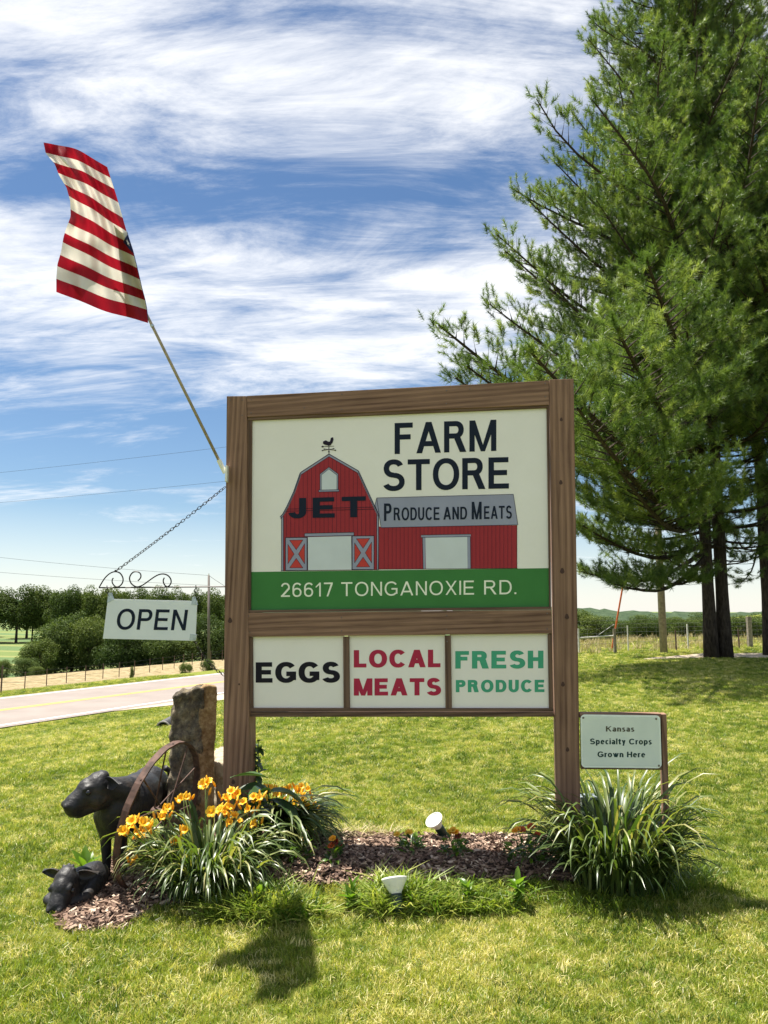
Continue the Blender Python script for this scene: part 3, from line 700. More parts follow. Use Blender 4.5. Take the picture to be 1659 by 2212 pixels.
# weather vane
B(b4(922, 140), b4(922, 235), 1.3); B(b4(850, 152), b4(975, 147), 1.0); B(b4(865, 176), b4(990, 190), 1.0); B(b4(855, 192), b4(980, 174), 1.0)
for cxy in ((857, 152, 3.4), (922, 205, 2.6), (874, 177, 2.2), (968, 174, 2.2), (856, 193, 2.4), (988, 190, 2.4)):
    c = b4(cxy[0], cxy[1]); ln.append([(c[0] + cxy[2] * .8 * math.cos(a * math.pi / 4), c[1] + cxy[2] * .55 * math.sin(a * math.pi / 4)) for a in range(8)])
ln += [[b4(*p) for p in [(862, 98), (890, 86), (912, 98), (915, 140), (880, 133), (860, 120)]], [b4(*p) for p in [(905, 100), (935, 100), (958, 112), (940, 138), (912, 142)]], [b4(*p) for p in [(930, 108), (943, 60), (966, 55), (970, 80), (960, 112)]]]
poly_px('outline_print', ln, M['line'], panel, SB, 0.000004, lay(3.4))
text_px('lettering', 'FARM', 852.4, 980.9, 1072.2, 974.0, 67.0, 67.5, M['ink'], panel, SB, .205, .165, .12, off=lay(1))['label'] = 'navy words FARM'
text_px('lettering', 'STORE', 826.4, 1060.3, 1100.6, 1055.2, 66.5, 68.0, M['ink'], panel, SB, .205, .165, .11, off=lay(1))
text_px('lettering', 'JET', 622.6, 1119.5, 789.6, 1117.0, 43.0, 45.0, M['ink'], panel, SB, .24, .21, .22, off=lay(5))
for w_, a in (('P', (829.5, 1125.4, 846, 1125.1, 37.8, 37.8)), ('RODUCE', (850.5, 1124, 949.8, 1123, 27.5, 27.5)), ('AND', (957.7, 1122.5, 1009, 1121.8, 27.3, 27.3)), ('M', (1018.9, 1122, 1040.4, 1121.8, 38, 38)), ('EATS', (1045.6, 1121, 1105.6, 1120, 27.5, 27.8))):
    text_px('lettering', w_, *a, M['ink'], panel, SB, .22 if len(w_) > 1 else .24, .15, .16, off=lay(5))
for w_, a in (('26617', (607, 1289.5, 718.7, 1288.2, 30, 30)), ('TONGANOXIE', (736.9, 1287.8, 1024.7, 1284.4, 30, 30.4)), ('RD.', (1045.8, 1284.3, 1115.3, 1283.4, 30.6, 30.6))):
    text_px('lettering', w_, *a, M['cream_ink'], panel, SB, .125, .115, .19, off=lay(1.6))
text_px('lettering', 'EGGS', 552.3, 1474.7, 734.4, 1474.2, 44, 44.2, M['black_ink'], p1, SB, .275, .22, .10, off=lay(1))
text_px('lettering', 'LOCAL', 764.3, 1441.9, 952.3, 1441.3, 37.5, 38, M['crimson'], p2, SB, .285, .225, .12, off=lay(1))
text_px('lettering', 'MEATS', 764.3, 1502.6, 952.8, 1502.0, 37, 37.2, M['crimson'], p2, SB, .285, .225, .12, off=lay(1))
text_px('lettering', 'FRESH', 983.5, 1444.3, 1174, 1443.6, 37.8, 38.2, M['teal'], p3, SB, .275, .215, .13, off=lay(1))
text_px('lettering', 'PRODUCE', 984.6, 1495.3, 1176.5, 1495.0, 26.4, 26.6, M['teal'], p3, SB, .285, .225, .17, off=lay(1))
scr = [(497.5, 864), (523.5, 864), (523, 897), (543, 863.5), (542.5, 892), (657, 881), (738.5, 852), (738, 884.5), (964.6, 844), (964, 872), (1014.5, 840), (1178, 828.5), (1178, 857), (1196, 831), (1198, 857), (1232, 829),
       (537, 1331), (540, 1366), (738, 1334), (738, 1363), (965, 1330), (964.5, 1360), (1182, 1325), (1182, 1358.5), (539.5, 1517), (966, 1386)]
for i, (x, y) in enumerate(scr):
    b = MB(); b.lathe([(0.0001, 0.002), (0.0035, 0.0016), (0.0045, 0.0)], S(x, y, -0.0035 if i > 2 else 0.0005), NS, 8)
    kid(b.build('screw', M['steel'], sign), SB)
for (x, y, r) in [(1212.5, 906, 4.2), (1211.5, 1042, 5.0), (1214.5, 1233, 6.4), (1224.5, 1332, 6.2), (1216, 1478, 5.5), (1226, 1619, 5.0), (497, 1340, 6.2), (504, 1689, 5.4), (516.5, 1478, 2.5)]:
    b = MB(); b.poly([S(x + r * .72 * math.cos(a) * (1 + .2 * math.sin(3 * a)), y + r * math.sin(a), 0.0012) for a in [i * math.pi / 7 for i in range(14)]])
    o = b.build('knot', M['knot'] if 'knot' in M else M.setdefault('knot', simple('dark_wood_knot', (0.055, 0.022, 0.014), 0.7, 0, .4, 300)), sign); kid(o, SB)

# ------------------------------------------------------------------ small sign on the right
KQ = S(1250, 1600) + NS * 0.02; KP = (KQ, NS)
KB = Vector(S(1345, 1860, 0, KP)); KB.z = 0
ks = thing('specialty_crops_sign', 'small pale metal sign on a low wooden frame right of the big sign', 'sign', KB)
slab('post', [(1428.5, 1543.0), (1440.2, 1542.4), (1449, 1868), (1437, 1868)], -0.012, 0.07, M['wood'], ks, KB, pl=KP)
slab('top_rail', [(1252.5, 1540.6), (1428, 1541.8), (1428, 1552), (1252.5, 1552)], -0.014, 0.07, M['wood'], ks, KB, pl=KP)
slab('lower_rail', [(1254, 1646), (1430.5, 1648), (1431, 1663.5), (1254.5, 1661.5)], -0.014, 0.03, M['wood_dark'], ks, KB, pl=KP)
slab('backing_board', [(1253.5, 1552.6), (1428.2, 1552.8), (1430.4, 1646.6), (1254, 1645.4)], -0.020, 0.012, M['wood_dark'], ks, KB, pl=KP)
def round_plate(q, r, off, pl, name, m, parent, base, th=0.003):
    (x0, y0), (x1, y1), (x2, y2), (x3, y3) = q; f = []
    cs = [(x0, y0, 180), (x1, y1, 270), (x2, y2, 0), (x3, y3, 90)]; cxm = sum(c[0] for c in q) / 4; cym = sum(c[1] for c in q) / 4
    for (x, y, a0) in cs:
        ox = x + r * (1 if x < cxm else -1); oy = y + r * (1 if y < cym else -1)
        for i in range(7):
            a = math.radians(a0 + i * 15); f.append((ox + r * math.cos(a), oy + r * math.sin(a)))
    F1 = [S(x, y, off, pl) for x, y in f]; B1 = [p - pl[1] * th for p in F1]; n = len(f)
    return kid(mesh_obj(name, F1 + B1, [tuple(reversed(range(n))), tuple(range(n, 2 * n))] + [(i, (i + 1) % n, n + (i + 1) % n, n + i) for i in range(n)], m, parent), base)
k = NT('faded_sign_plate'); v = k.coord('Object'); n = k.noise(v, 5, 4); 
M['plate'] = k.finish(k.bsdf(k.ramp(n, [(0.3, (0.62, 0.69, 0.67)), (0.7, (0.72, 0.78, 0.74))]), 0.12, 0.0, None, 0.6, 0.6))
M['plate_edge'] = simple('white_sign_border', (0.80, 0.86, 0.80), 0.3, 0, 0.04)
kp = round_plate([(1254.2, 1543.4), (1426.2, 1545.4), (1429.2, 1659.6), (1256, 1658)], 9, 0.0, KP, 'sign_plate', M['plate_edge'], ks, KB)
round_plate([(1257.4, 1547.2), (1423.4, 1549.0), (1426.0, 1656.0), (1259, 1654.4)], 7, 0.0012, KP, 'plate_face', M['plate'], kp, KB, 0.001)
M['olive'] = flat('olive_grey_ink', (0.10, 0.095, 0.07)); M['dgreen'] = flat('dark_green_ink', (0.018, 0.05, 0.05))
text_px('lettering', 'Kansas', 1308.8, 1580.2, 1370.2, 1580.5, 11.6, 11.6, M['olive'], kp, KB, .235, .19, .12, off=0.0016, pl=KP)
text_px('lettering', 'Specialty Crops', 1274.2, 1607.6, 1407.8, 1608.2, 12.2, 12.2, M['dgreen'], kp, KB, .235, .19, .12, .42, off=0.0016, pl=KP)
text_px('lettering', 'Grown Here', 1290.6, 1635.4, 1393.8, 1636.0, 12.0, 12.0, M['dgreen'], kp, KB, .235, .19, .12, .42, off=0.0016, pl=KP)
for (x, y) in ((1260, 1550.5), (1417.5, 1552.8), (1423.5, 1654)):
    b = MB(); b.lathe([(0.0001, 0.004), (0.0045, 0.003), (0.006, 0.0)], S(x, y, 0.0012, KP), NS, 10); kid(b.build('screw', M['steel'], ks), KB)
# small utility box behind the right post
bx = S(1268, 1700, -0.22); bb = Vector((bx.x, bx.y, 0))
eb = thing('electrical_box', 'small grey electrical box behind the right post of the big sign', 'box', bb)
b = MB(); b.box((0, 0, 0.25), (0.085, 0.08, 0.30)); o = b.build('cabinet', M['box'], eb); bevel_obj(o, 0.004)
b = MB(); b.box((0, 0, 0.41), (0.10, 0.09, 0.018)); o = b.build('lid', M['galv'], eb); bevel_obj(o, 0.003)
b = MB(); b.tube([(0, 0, -0.05), (0, 0, 0.11)], 0.02, 8); b.build('conduit', M['galv'], eb)

# ------------------------------------------------------------------ hanging OPEN sign on its scroll bracket
OB = S(484, 1267); NF = Vector((0, -1, 0))
OP = (S(350, 1340), Vector((-math.sin(math.radians(6)), -math.cos(math.radians(6)), 0)))
def O5(x, y): return (198.7 + x * .1927, 1019.6 + y * .1927)
# bracket lies in a vertical plane through the post
br = thing('scroll_bracket', 'thin black wrought iron scroll bracket sticking out left of the sign post', 'bracket', OB)
def pth(pts, off=0.0): return [S(*O5(*p), off, OP) for p in pts]
def smooth_path(P, n=6):
    outp = []
    for i in range(len(P) - 1):
        p0, p1, p2, p3 = P[max(i - 1, 0)], P[i], P[i + 1], P[min(i + 2, len(P) - 1)]
        for j in range(n):
            t = j / n; outp.append(0.5 * ((2 * p1) + (p2 - p0) * t + (2 * p0 - 5 * p1 + 4 * p2 - p3) * t * t + (3 * p1 - p0 - 3 * p2 + p3) * t ** 3))
    return outp + [P[-1]]
b = MB(); b.tube(pth([(78, 1297), (800, 1291), (1500, 1285)]), 0.0042, 6); kid(b.build('arm', M['iron'], br), OB)
for sc_ in ([(80, 1294), (140, 1195), (200, 1138), (260, 1117), (315, 1135), (347, 1190), (340, 1245), (300, 1284), (255, 1278), (228, 1240), (228, 1205), (240, 1190)],
            [(515, 1220), (545, 1185), (545, 1145), (515, 1120), (465, 1122), (430, 1160), (422, 1205), (445, 1255), (500, 1287), (560, 1272), (620, 1232), (690, 1182), (745, 1152), (800, 1143), (850, 1160), (882, 1200), (885, 1245), (855, 1283), (822, 1275), (802, 1240), (800, 1210), (812, 1185)]):
    b = MB(); b.tube(smooth_path(pth(sc_)), 0.0042, 6); kid(b.build('scroll', M['iron'], br), OB)
for (x, y) in ((168, 1288), (1164, 1284)):
    b = MB(); c = S(*O5(x, y + 46), 0.0, OP)
    b.tube([c + Vector((math.cos(a) * 0.011, 0, math.sin(a) * 0.012)) for a in [i * math.pi / 6 for i in range(12)]], 0.0022, 6, True)
    b.tube([c + Vector((0, 0, 0.012)), S(*O5(x, y - 15), 0, OP)], 0.003, 6); kid(b.build('hook_ring', M['iron'], br), OB)
b = MB(); b.tube([S(*O5(264, 1120), 0, OP), S(*O5(262, 1098), 0, OP)], 0.006, 6); kid(b.build('lug', M['iron'], br), OB)
def chain(name, A, Bp, label, sag=0.02, L=0.030):
    A, Bp = Vector(A), Vector(Bp); D = Bp - A; n = max(3, int(D.length / (L * 0.72)))
    ch = thing(name, label, 'chain', A)
    me = None
    for i in range(n):
        t = (i + .5) / n; p = D * t - Vector((0, 0, sag * 4 * t * (1 - t)))
        if me is None:
            b = MB(); pts = []
            for k_ in range(12):
                a = 2 * math.pi * k_ / 12; pts.append(Vector((0, math.sin(a) * L * .26, math.cos(a) * L * .38 + math.copysign(L * .10, math.cos(a)))))
            b.tube(pts, 0.0019, 5, True); o = b.build('link', M['iron'], ch); me = o.data
        else: o = link(bpy.data.objects.new('link', me), ch)
        q = D.to_track_quat('Z', 'Y') @ Euler((0, 0, (0.6 if i % 2 else -0.95) + i * .05)).to_quaternion()
        o.location = p; o.rotation_euler = q.to_euler()
    return ch
chain('chain', S(251, 1233, 0, OP), S(486.5, 1052), 'straight diagonal chain from scroll bracket up to the sign post', 0.008)
OSB = S(324, 1296, 0.0, OP)
k = NT('white_plastic_board'); n = k.noise(k.coord('Object'), 8, 4); cc = k.ramp(n, [(0.3, (0.74, 0.78, 0.80)), (0.7, (0.80, 0.83, 0.84))])
s0 = k.bsdf(cc, 0.35); t0 = k.n('ShaderNodeBsdfTranslucent'); k.l(cc, t0.inputs[0]); m0 = k.n('ShaderNodeMixShader'); m0.inputs[0].default_value = 0.10; k.l(s0, m0.inputs[1]); k.l(t0.outputs[0], m0.inputs[2])
M['open'] = k.finish(m0.outputs[0])
os_ = thing('open_sign', 'white OPEN board hanging under the scroll bracket', 'sign', OSB)
ob = slab('board', [(232.8, 1293.6), (426, 1298.4), (422, 1384.4), (222.2, 1379.6)], 0.0, 0.005, M['open'], os_, OSB, 0.001, OP)
text_px('lettering', 'OPEN', 249.8, 1359.6, 400.6, 1361.8, 44.5, 44.5, M['ink'], ob, OSB, .175, .145, .16, shear=.13, off=0.0012, pl=OP)
for q in ([(234, 1281), (240, 1280), (246, 1296), (231, 1303)], [(415, 1290), (421, 1289), (426.5, 1307), (413.2, 1306.5)], [(410.5, 1369.6), (424.5, 1371), (422.5, 1383.5), (409, 1382.5)]):
    slab('corner_bracket', q, 0.0025, 0.012, M['galv'], os_, OSB, 0.0008, OP)
for (a, b_) in (((168, 1338), (195, 1400)), ((1164, 1338), (1150, 1420))):
    b = MB(); b.tube([S(*O5(*a), 0.001, OP), S(*O5(*b_), 0.001, OP)], 0.0022, 6); kid(b.build('hanger_wire', M['iron'], os_), OSB)
for (x, y) in ((1115, 1850), (1160, 1852)):
    b = MB(); b.lathe([(0.0001, 0.003), (0.003, 0.002), (0.0042, 0.0)], S(*O5(x, y), 0.003, OP), OP[1], 8); kid(b.build('screw', M['galv'], os_), OSB)
chain('chain', S(418, 1380, -0.01, OP), S(484, 1457, -0.07), 'slack lower chain from the OPEN board corner to the sign post', 0.035)

# ------------------------------------------------------------------ flag and flag pole
def FP(x, y): return (51.8 + x * .3671, 276.5 + y * .3671)
DB, D1, D2 = 4.76, 4.54, 4.02               # distances of pole foot, flag bottom, flag top
foot = at(484, 1017, DB); PBT = at(322, 690, D1 + .03); PTP = PBT + (PBT - foot) * .72
fpole = thing('flag_pole', 'slim pale pole leaning up and left from the side of the sign post', 'flag pole', foot)
b = MB(); b.tube([foot, PBT, PTP], [0.0095, 0.0088, 0.007], 10); kid(b.build('shaft', M['pole'], fpole, True), foot)
b = MB(); d = (PBT - foot).normalized(); b.tube([foot - d * 0.015, foot + d * 0.075], 0.0145, 10); b.box(foot + Vector((0.018, 0.0, -0.02)), (0.012, 0.05, 0.10)); kid(b.build('socket_bracket', M['white_pl'], fpole), foot)
b = MB(); b.tube([PBT - d * 0.05, PBT - d * 0.035], 0.012, 8); kid(b.build('clamp_ring', M['galv'], fpole), foot)
NU, NV = 44, 65
Lp = [(115, 85), (128, 150), (180, 210), (207, 280), (250, 350), (272, 430), (275, 520), (245, 600), (232, 645), (218, 730), (197, 800), (190, 880), (190, 965)]
Rp_ = [(490, 230), (512, 300), (535, 370), (562, 460), (590, 560), (613, 640), (640, 722), (658, 795), (676, 870), (692, 940), (710, 1005), (721, 1062), (731, 1148)]
def lerp_poly(P, t):
    f = t * (len(P) - 1); i = min(int(f), len(P) - 2); f -= i; a, b_ = P[i], P[i + 1]; return (a[0] + (b_[0] - a[0]) * f, a[1] + (b_[1] - a[1]) * f)
V = []; 
for j in range(NV + 1):
    t = j / NV
    l = lerp_poly(Lp, t); r = lerp_poly(Rp_, t)
    for i in range(NU + 1):
        u = i / NU
        x = l[0] + (r[0] - l[0]) * u; bend = math.sin(math.pi * u)
        y = l[1] + (r[1] - l[1]) * u
        y += bend * (-14 + 30 * t) * (1 - .3 * t) + 5 * math.sin(u * 9 + t * 3) * bend - 16 * bend * (1 - t) ** 4
        X_, Y_ = FP(x, y)
        dist = D2 + (D1 - D2) * t - (1 - u) * (0.20 + 0.28 * t ** 1.5 + 0.07 * math.sin(t * 7 + .5)) + 0.035 * math.sin(u * 11 + t * 7) * (1 - u * .6) + 0.02 * math.sin(u * 23 - t * 9) + 0.012 * math.sin(t * 31 + u * 8) * (1 - u)
        V.append(at(X_, Y_, dist))
fl = thing('american_flag', 'red and white striped flag blowing left from the pole with a corner of blue', 'flag', PBT)
def cloth(name, c1_, c2_=None):
    k = NT(name); v = k.coord('Object'); w = k.noise(v, 260, 2); big = k.noise(v, 5, 3)
    col = k.ramp(big, [(0.3, tuple(x * .88 for x in c1_)), (0.7, c1_)])
    s = k.bsdf(col, 0.7, 0, k.bump(w, 0.0006), 0.2); t = k.n('ShaderNodeBsdfTranslucent'); k.l(k.mix(1.0, col, (1, .96, .9), 'MULTIPLY'), t.inputs[0])
    m = k.n('ShaderNodeMixShader'); m.inputs[0].default_value = 0.30; k.l(s, m.inputs[1]); k.l(t.outputs[0], m.inputs[2]); return k.finish(m.outputs[0])
M['fl_red'] = cloth('red_flag_cloth', (0.32, 0.008, 0.022)); M['fl_white'] = cloth('white_flag_cloth', (0.72, 0.69, 0.66)); M['fl_blue'] = cloth('blue_flag_cloth', (0.012, 0.022, 0.09))
for sidx in range(13):
    j0, j1 = sidx * 5, sidx * 5 + 5
    vv = []; ff = []
    for j in range(j0, j1 + 1): vv += V[j * (NU + 1):(j + 1) * (NU + 1)]
    for j in range(5):
        for i in range(NU):
            a = j * (NU + 1) + i; ff.append((a, a + NU + 1, a + NU + 2, a + 1))
    kid(mesh_obj('red_stripe' if sidx % 2 == 0 else 'white_stripe', vv, ff, M['fl_red' if sidx % 2 == 0 else 'fl_white'], fl, True), PBT)
# the upper hoist quarter folded behind the stripes (seen through the cloth as a darker band)
bv = []; bf = []; NB = 8
for j in range(25, NV):
    t = j / NV; wdt = 0.25 if j > 30 else 0.25
    for i in range(NB + 1):
        u = 1 - wdt * i / NB; iu = u * NU; i0 = min(int(iu), NU - 1); fr = iu - i0
        p = V[j * (NU + 1) + i0].lerp(V[j * (NU + 1) + i0 + 1], fr); bv.append(p + Vector((0.0, 0.012 + 0.02 * math.sin(i / NB * math.pi), .004)))
rows = NV - 25
for j in range(rows - 1):
    for i in range(NB):
        a = j * (NB + 1) + i; bf.append((a, a + 1, a + NB + 2, a + NB + 1))
kid(mesh_obj('folded_canton', bv, bf, M['fl_blue'], fl, True), PBT)
def VG(u, t, off=0.0):
    a, b_ = min(max(t, 0), .9999) * NV, min(max(u, 0), .9999) * NU; j, i = int(a), int(b_); fy, fx_ = a - j, b_ - i
    p = V[j * (NU + 1) + i].lerp(V[j * (NU + 1) + i + 1], fx_).lerp(V[(j + 1) * (NU + 1) + i].lerp(V[(j + 1) * (NU + 1) + i + 1], fx_), fy)
    d_ = (EYE - p).normalized(); return p + d_ * off
tv = [VG(1, .405, .012), VG(.93, .44, .012), VG(.865, .475, .012), VG(.93, .50, .012), VG(1, .515, .012), VG(1, .46, .012)]
can = kid(mesh_obj('canton_corner', tv, [(0, 1, 5), (1, 2, 3), (1, 3, 5), (3, 4, 5)], M['fl_blue'], fl), PBT)
star = []
for i in range(10):
    a = math.radians(-90 + 36 * i + 12); r_ = (1.0 if i % 2 == 0 else .42); star.append(VG(.955 + r_ * .030 * math.cos(a), .462 + r_ * .024 * math.sin(a), .018))
kid(mesh_obj('star', star + [VG(.955, .462, .018)], [(i, (i + 1) % 10, 10) for i in range(10)], M['fl_white'], can), PBT)

# ------------------------------------------------------------------ stones, wheel, floodlights, pipe
def remeshed(name, build, m, parent, base, voxel, smooth_it=4, disp=None):
    """union of overlapping blobs turned into one continuous skin"""
    b = MB(); build(b); o = b.build(name, m, parent)
    md = o.modifiers.new('r', 'REMESH'); md.mode = 'VOXEL'; md.voxel_size = voxel; md.use_smooth_shade = True
    sm = o.modifiers.new('s', 'SMOOTH'); sm.iterations = smooth_it; sm.factor = 0.5
    dg = bpy.context.evaluated_depsgraph_get(); dg.update(); me = bpy.data.meshes.new_from_object(o.evaluated_get(dg)); 
    o.modifiers.clear(); old = o.data; o.data = me; bpy.data.meshes.remove(old)
    if not me.materials: me.materials.append(m)
    me.polygons.foreach_set('use_smooth', [True] * len(me.polygons))
    if disp:
        n = len(me.vertices); co = np.empty(n * 3, np.float32); me.vertices.foreach_get('co', co); no = np.empty(n * 3, np.float32); me.vertices.foreach_get('normal', no)
        co = co.reshape(-1, 3); no = no.reshape(-1, 3); me.vertices.foreach_set('co', (co + no * disp(co)[:, None]).astype(np.float32).ravel())
    return kid(o, base)
def vnoise(co, sc, seed):
    r = np.random.default_rng(seed); s = 0
    for i in range(7):
        w = r.normal(size=3) * sc * (1.5 ** (i * .5)); s = s + np.sin(co @ w + r.random() * 6) / (1.25 ** i)
    return s / 3
def rock(name, box_pts, label, m, voxel=0.012, amp=0.02, seed=1, cat='stone'):
    c = sum((Vector(p) for p in box_pts), Vector()) / len(box_pts); base = Vector((c.x, c.y, tzf(c.x, c.y)))
    def bl(b):
        bm = bmesh.new(); [bm.verts.new(p) for p in box_pts]; bmesh.ops.convex_hull(bm, input=bm.verts)
        bm.verts.index_update(); b.add([v.co[:] for v in bm.verts if v.link_faces], [], 0) if False else None
        idx = {v: i for i, v in enumerate(bm.verts)}; b.add([v.co[:] for v in bm.verts], [tuple(idx[v] for v in f.verts) for f in bm.faces]); bm.free()
    o = remeshed(name, bl, m, None, (0, 0, 0), voxel, 2, lambda co: amp * (vnoise(co, 9, seed) * .7 + vnoise(co, 30, seed + 1) * .45 + vnoise(co, 75, seed + 2) * .2))
    toplocal(o, base); tag(o, label, cat); return o
SD = 5.0
sb_ = at(415, 1700, SD); sb_ = Vector((sb_.x, sb_.y, 0))
sp_ = thing('stone_post', 'tall rough limestone fence post standing beside the left sign post', 'stone post', sb_)
def sq(pts, Y): return [at(x, y, Y) for x, y in pts]
def hullpart(name, pts, m, amp, seed, voxel=0.010):
    def bl(b):
        bm = bmesh.new(); [bm.verts.new(p) for p in pts]; bmesh.ops.convex_hull(bm, input=bm.verts)
        idx = {v: i for i, v in enumerate(bm.verts)}; b.add([v.co[:] for v in bm.verts], [tuple(idx[v] for v in f.verts) for f in bm.faces]); bm.free()
    return remeshed(name, bl, m, sp_, sb_, voxel, 1, lambda co: amp * (vnoise(co, 8, seed) * .6 + vnoise(co, 28, seed + 1) * .5 + vnoise(co, 70, seed + 2) * .35))
hullpart('rough_side', sq([(377, 1503), (426, 1486), (440, 1487), (435, 1575), (429, 1637), (424, 1840), (356, 1840), (368, 1646), (373, 1551)], SD - .02) + sq([(377, 1503), (440, 1482), (440, 1840), (356, 1840)], SD + .14), M['stone_dark'], 0.028, 3, 0.008)
hullpart('dressed_side', sq([(432, 1490), (441, 1482), (452, 1479)], SD - .0) + sq([(466, 1484), (468, 1522), (465, 1561), (459.5, 1640), (457.5, 1735), (456, 1840)], SD + .02) + sq([(430, 1575), (425, 1640), (421, 1840)], SD - .025) + sq([(440, 1482), (466, 1486), (458, 1840), (424, 1840)], SD + .15), M['stone_tan'], 0.012, 11, 0.008)
rd = 5.12
rock('boulder', sq([(462, 1652), (470, 1650), (500, 1650), (520, 1655), (462, 1664), (520, 1668), (468, 1860), (530, 1860)], rd) + sq([(462, 1612), (500, 1604), (520, 1615), (470, 1850), (525, 1850)], rd + .28), 'pale rough boulder wedged between the stone post and the sign post', M['stone_pale'], 0.012, 0.022, 21, 'boulder')

WC = at(346, 1758, 4.52)
ax = Vector((0.95, -0.24, -0.20)).normalized()
wh = thing('wagon_wheel', 'rusty iron spoked wagon wheel leaning in the orange daylilies', 'wheel', (WC.x, WC.y, 0))
wb = Vector((WC.x, WC.y, 0))
up_ = Vector((0.245, 0.05, .97)); up_ = (up_ - ax * up_.dot(ax)).normalized(); sd_ = ax.cross(up_)
def wp(r, a, z): return WC + (up_ * math.cos(a) + sd_ * math.sin(a)) * r + ax * z
R0 = 0.40; prof = [(R0, -0.020), (R0 + .004, -0.019), (R0 + .004, 0.019), (R0, 0.020), (R0 - .007, 0.019), (R0 - .007, -0.019)]; n = 72; v = []; f = []
for i in range(n):
    for (r, z) in prof: v.append(wp(r + .002 * math.sin(i * 1.7), i * 2 * math.pi / n, z))
for i in range(n):
    for j in range(6):
        a, b_ = i * 6 + j, i * 6 + (j + 1) % 6; c, d = ((i + 1) % n) * 6 + (j + 1) % 6, ((i + 1) % n) * 6 + j; f.append((a, b_, c, d))
kid(mesh_obj('rim', v, f, M['rust'], wh, False), wb)
b = MB(); b.tube([WC - ax * .055, WC - ax * .05, WC + ax * .05, WC + ax * .055], [0.022, 0.028, 0.028, 0.022], 14); kid(b.build('hub', M['rust'], wh), wb)
for i in range(10):
    a = i * 2 * math.pi / 10 + .30; z = .04 if i % 2 else -.04
    b = MB(); b.tube([wp(.024, a, z), wp(R0 - .004, a + .02, z * .1)], 0.0052, 6); kid(b.build('spoke', M['rust'], wh), wb)
for i in range(8):
    b = MB(); a = i * 2 * math.pi / 8 + .2; b.lathe([(0.0001, 0.005), (0.004, 0.004), (0.006, 0)], wp(R0 + .003, a, 0.006), wp(1, a, 0) - WC, 8); kid(b.build('rivet', M['rust'], wh), wb)

def flood(name, cxy, Y, axis, foot_px, label, r=0.052, sc=1.0):
    c = at(*cxy, Y); g = at(*foot_px, Y); g = Vector((g.x, g.y, tzf(g.x, g.y)))
    t = thing(name, label, 'spotlight', g, 'garden spotlights aimed at the sign'); a = Vector(axis).normalized()
    b = MB(); b.lathe([(0.0001, -0.072), (0.018, -0.070), (0.022, -0.060), (0.026, -0.05), (0.036, -0.032), (0.052, -0.006), (0.0545, 0.0), (0.0555, 0.006), (0.0525, 0.007), (0.0515, 0.003), (0.030, -0.002), (0.0001, 0.0)], c, a, 28); b.v = [tuple(c + (Vector(p) - c) * sc) for p in b.v]
    kid(b.build('lamp_shade', M['white_pl'], t, True), g)
    e = c - a * .066 * sc; b = MB(); b.tube([e + a * .012, e - a * .004, e - a * .055, e - a * .068], [0.026 * sc, 0.029 * sc, 0.027 * sc, 0.018 * sc], 16); kid(b.build('lamp_holder', M['dark'], t, False), g)
    b = MB(); q_ = e - a * .06; b.tube([q_, q_ * .6 + g * .4 + Vector((0, 0, .02)), g + Vector((0, 0, -.06))], [0.013, 0.011, 0.005], 8); b.box(q_, (0.022, 0.035, 0.03)); kid(b.build('stake', M['dark'], t), g)
    return t
g2 = G(856, 1972)
flood('spotlight', (852, 1900), g2.y, (-0.10, 0.42, .88), (858, 1972), 'nearer white spotlight on a dark stake at the front edge of the bed', sc=1.17)
g1 = G(950, 1815)
flood('spotlight', (938, 1772), g1.y, (-0.50, -0.42, .80), (953, 1815), 'farther white spotlight tilted left behind the mulch bed', sc=1.0)

pg = G(352, 1571)
pt = thing('drain_pipe', 'black end of a drain pipe poking out of the lawn', 'pipe', pg)
b = MB(); pd = Vector((-.05, -1, -.03)).normalized(); pc = pg + Vector((0, 0, -.02)); prf = []
for i in range(14): z = -i * .06; prf += [(0.155, z), (0.165, z - .02), (0.165, z - .04)]
b.lathe([(0.135, -.84), (0.135, 0.0), (0.155, 0)] + prf, pc, pd, 24); b.v = [tuple(pc + (Vector(q_) - pc) * .68) for q_ in b.v]; kid(b.build('pipe_wall', M['pipe'], pt, False), pg)
b = MB(); b.lathe([(0.134, .003), (0.157, .003), (0.160, -.012), (0.157, -.02)], pc, pd, 24); b.v = [tuple(pc + (Vector(q_) - pc) * .68) for q_ in b.v]; kid(b.build('rim', M['pipe_rim'], pt), pg)

# ------------------------------------------------------------------ calf statues
def ell(b, c, r, rot=None, seg=16, rings=10):
    c = Vector(c); v = []; f = []; r = (r, r, r) if isinstance(r, (int, float)) else r
    q = rot if rot is not None else Matrix.Identity(3)
    v.append(c + q @ Vector((0, 0, -r[2])))
    for i in range(1, rings):
        a = -math.pi / 2 + math.pi * i / rings
        for k_ in range(seg):
            o_ = 2 * math.pi * k_ / seg; v.append(c + q @ Vector((r[0] * math.cos(a) * math.cos(o_), r[1] * math.cos(a) * math.sin(o_), r[2] * math.sin(a))))
    v.append(c + q @ Vector((0, 0, r[2])))
    for k_ in range(seg): f.append((0, 1 + (k_ + 1) % seg, 1 + k_)); f.append((len(v) - 1, 1 + (rings - 2) * seg + k_, 1 + (rings - 2) * seg + (k_ + 1) % seg))
    for i in range(rings - 2):
        for k_ in range(seg): a_ = 1 + i * seg; f.append((a_ + k_, a_ + (k_ + 1) % seg, a_ + seg + (k_ + 1) % seg, a_ + seg + k_))
    b.add(v, f)
def limb(b, pts):
    for (p, r), (q, s) in zip(pts[:-1], pts[1:]):
        b.tube([p, q], [r, s], 14); ell(b, p, r, None, 14, 8); ell(b, q, s, None, 14, 8)
def axes(fwd, up):
    f = Vector(fwd).normalized(); s = Vector(up).cross(f).normalized(); u = f.cross(s)
    return Matrix((f, s, u)).transposed()
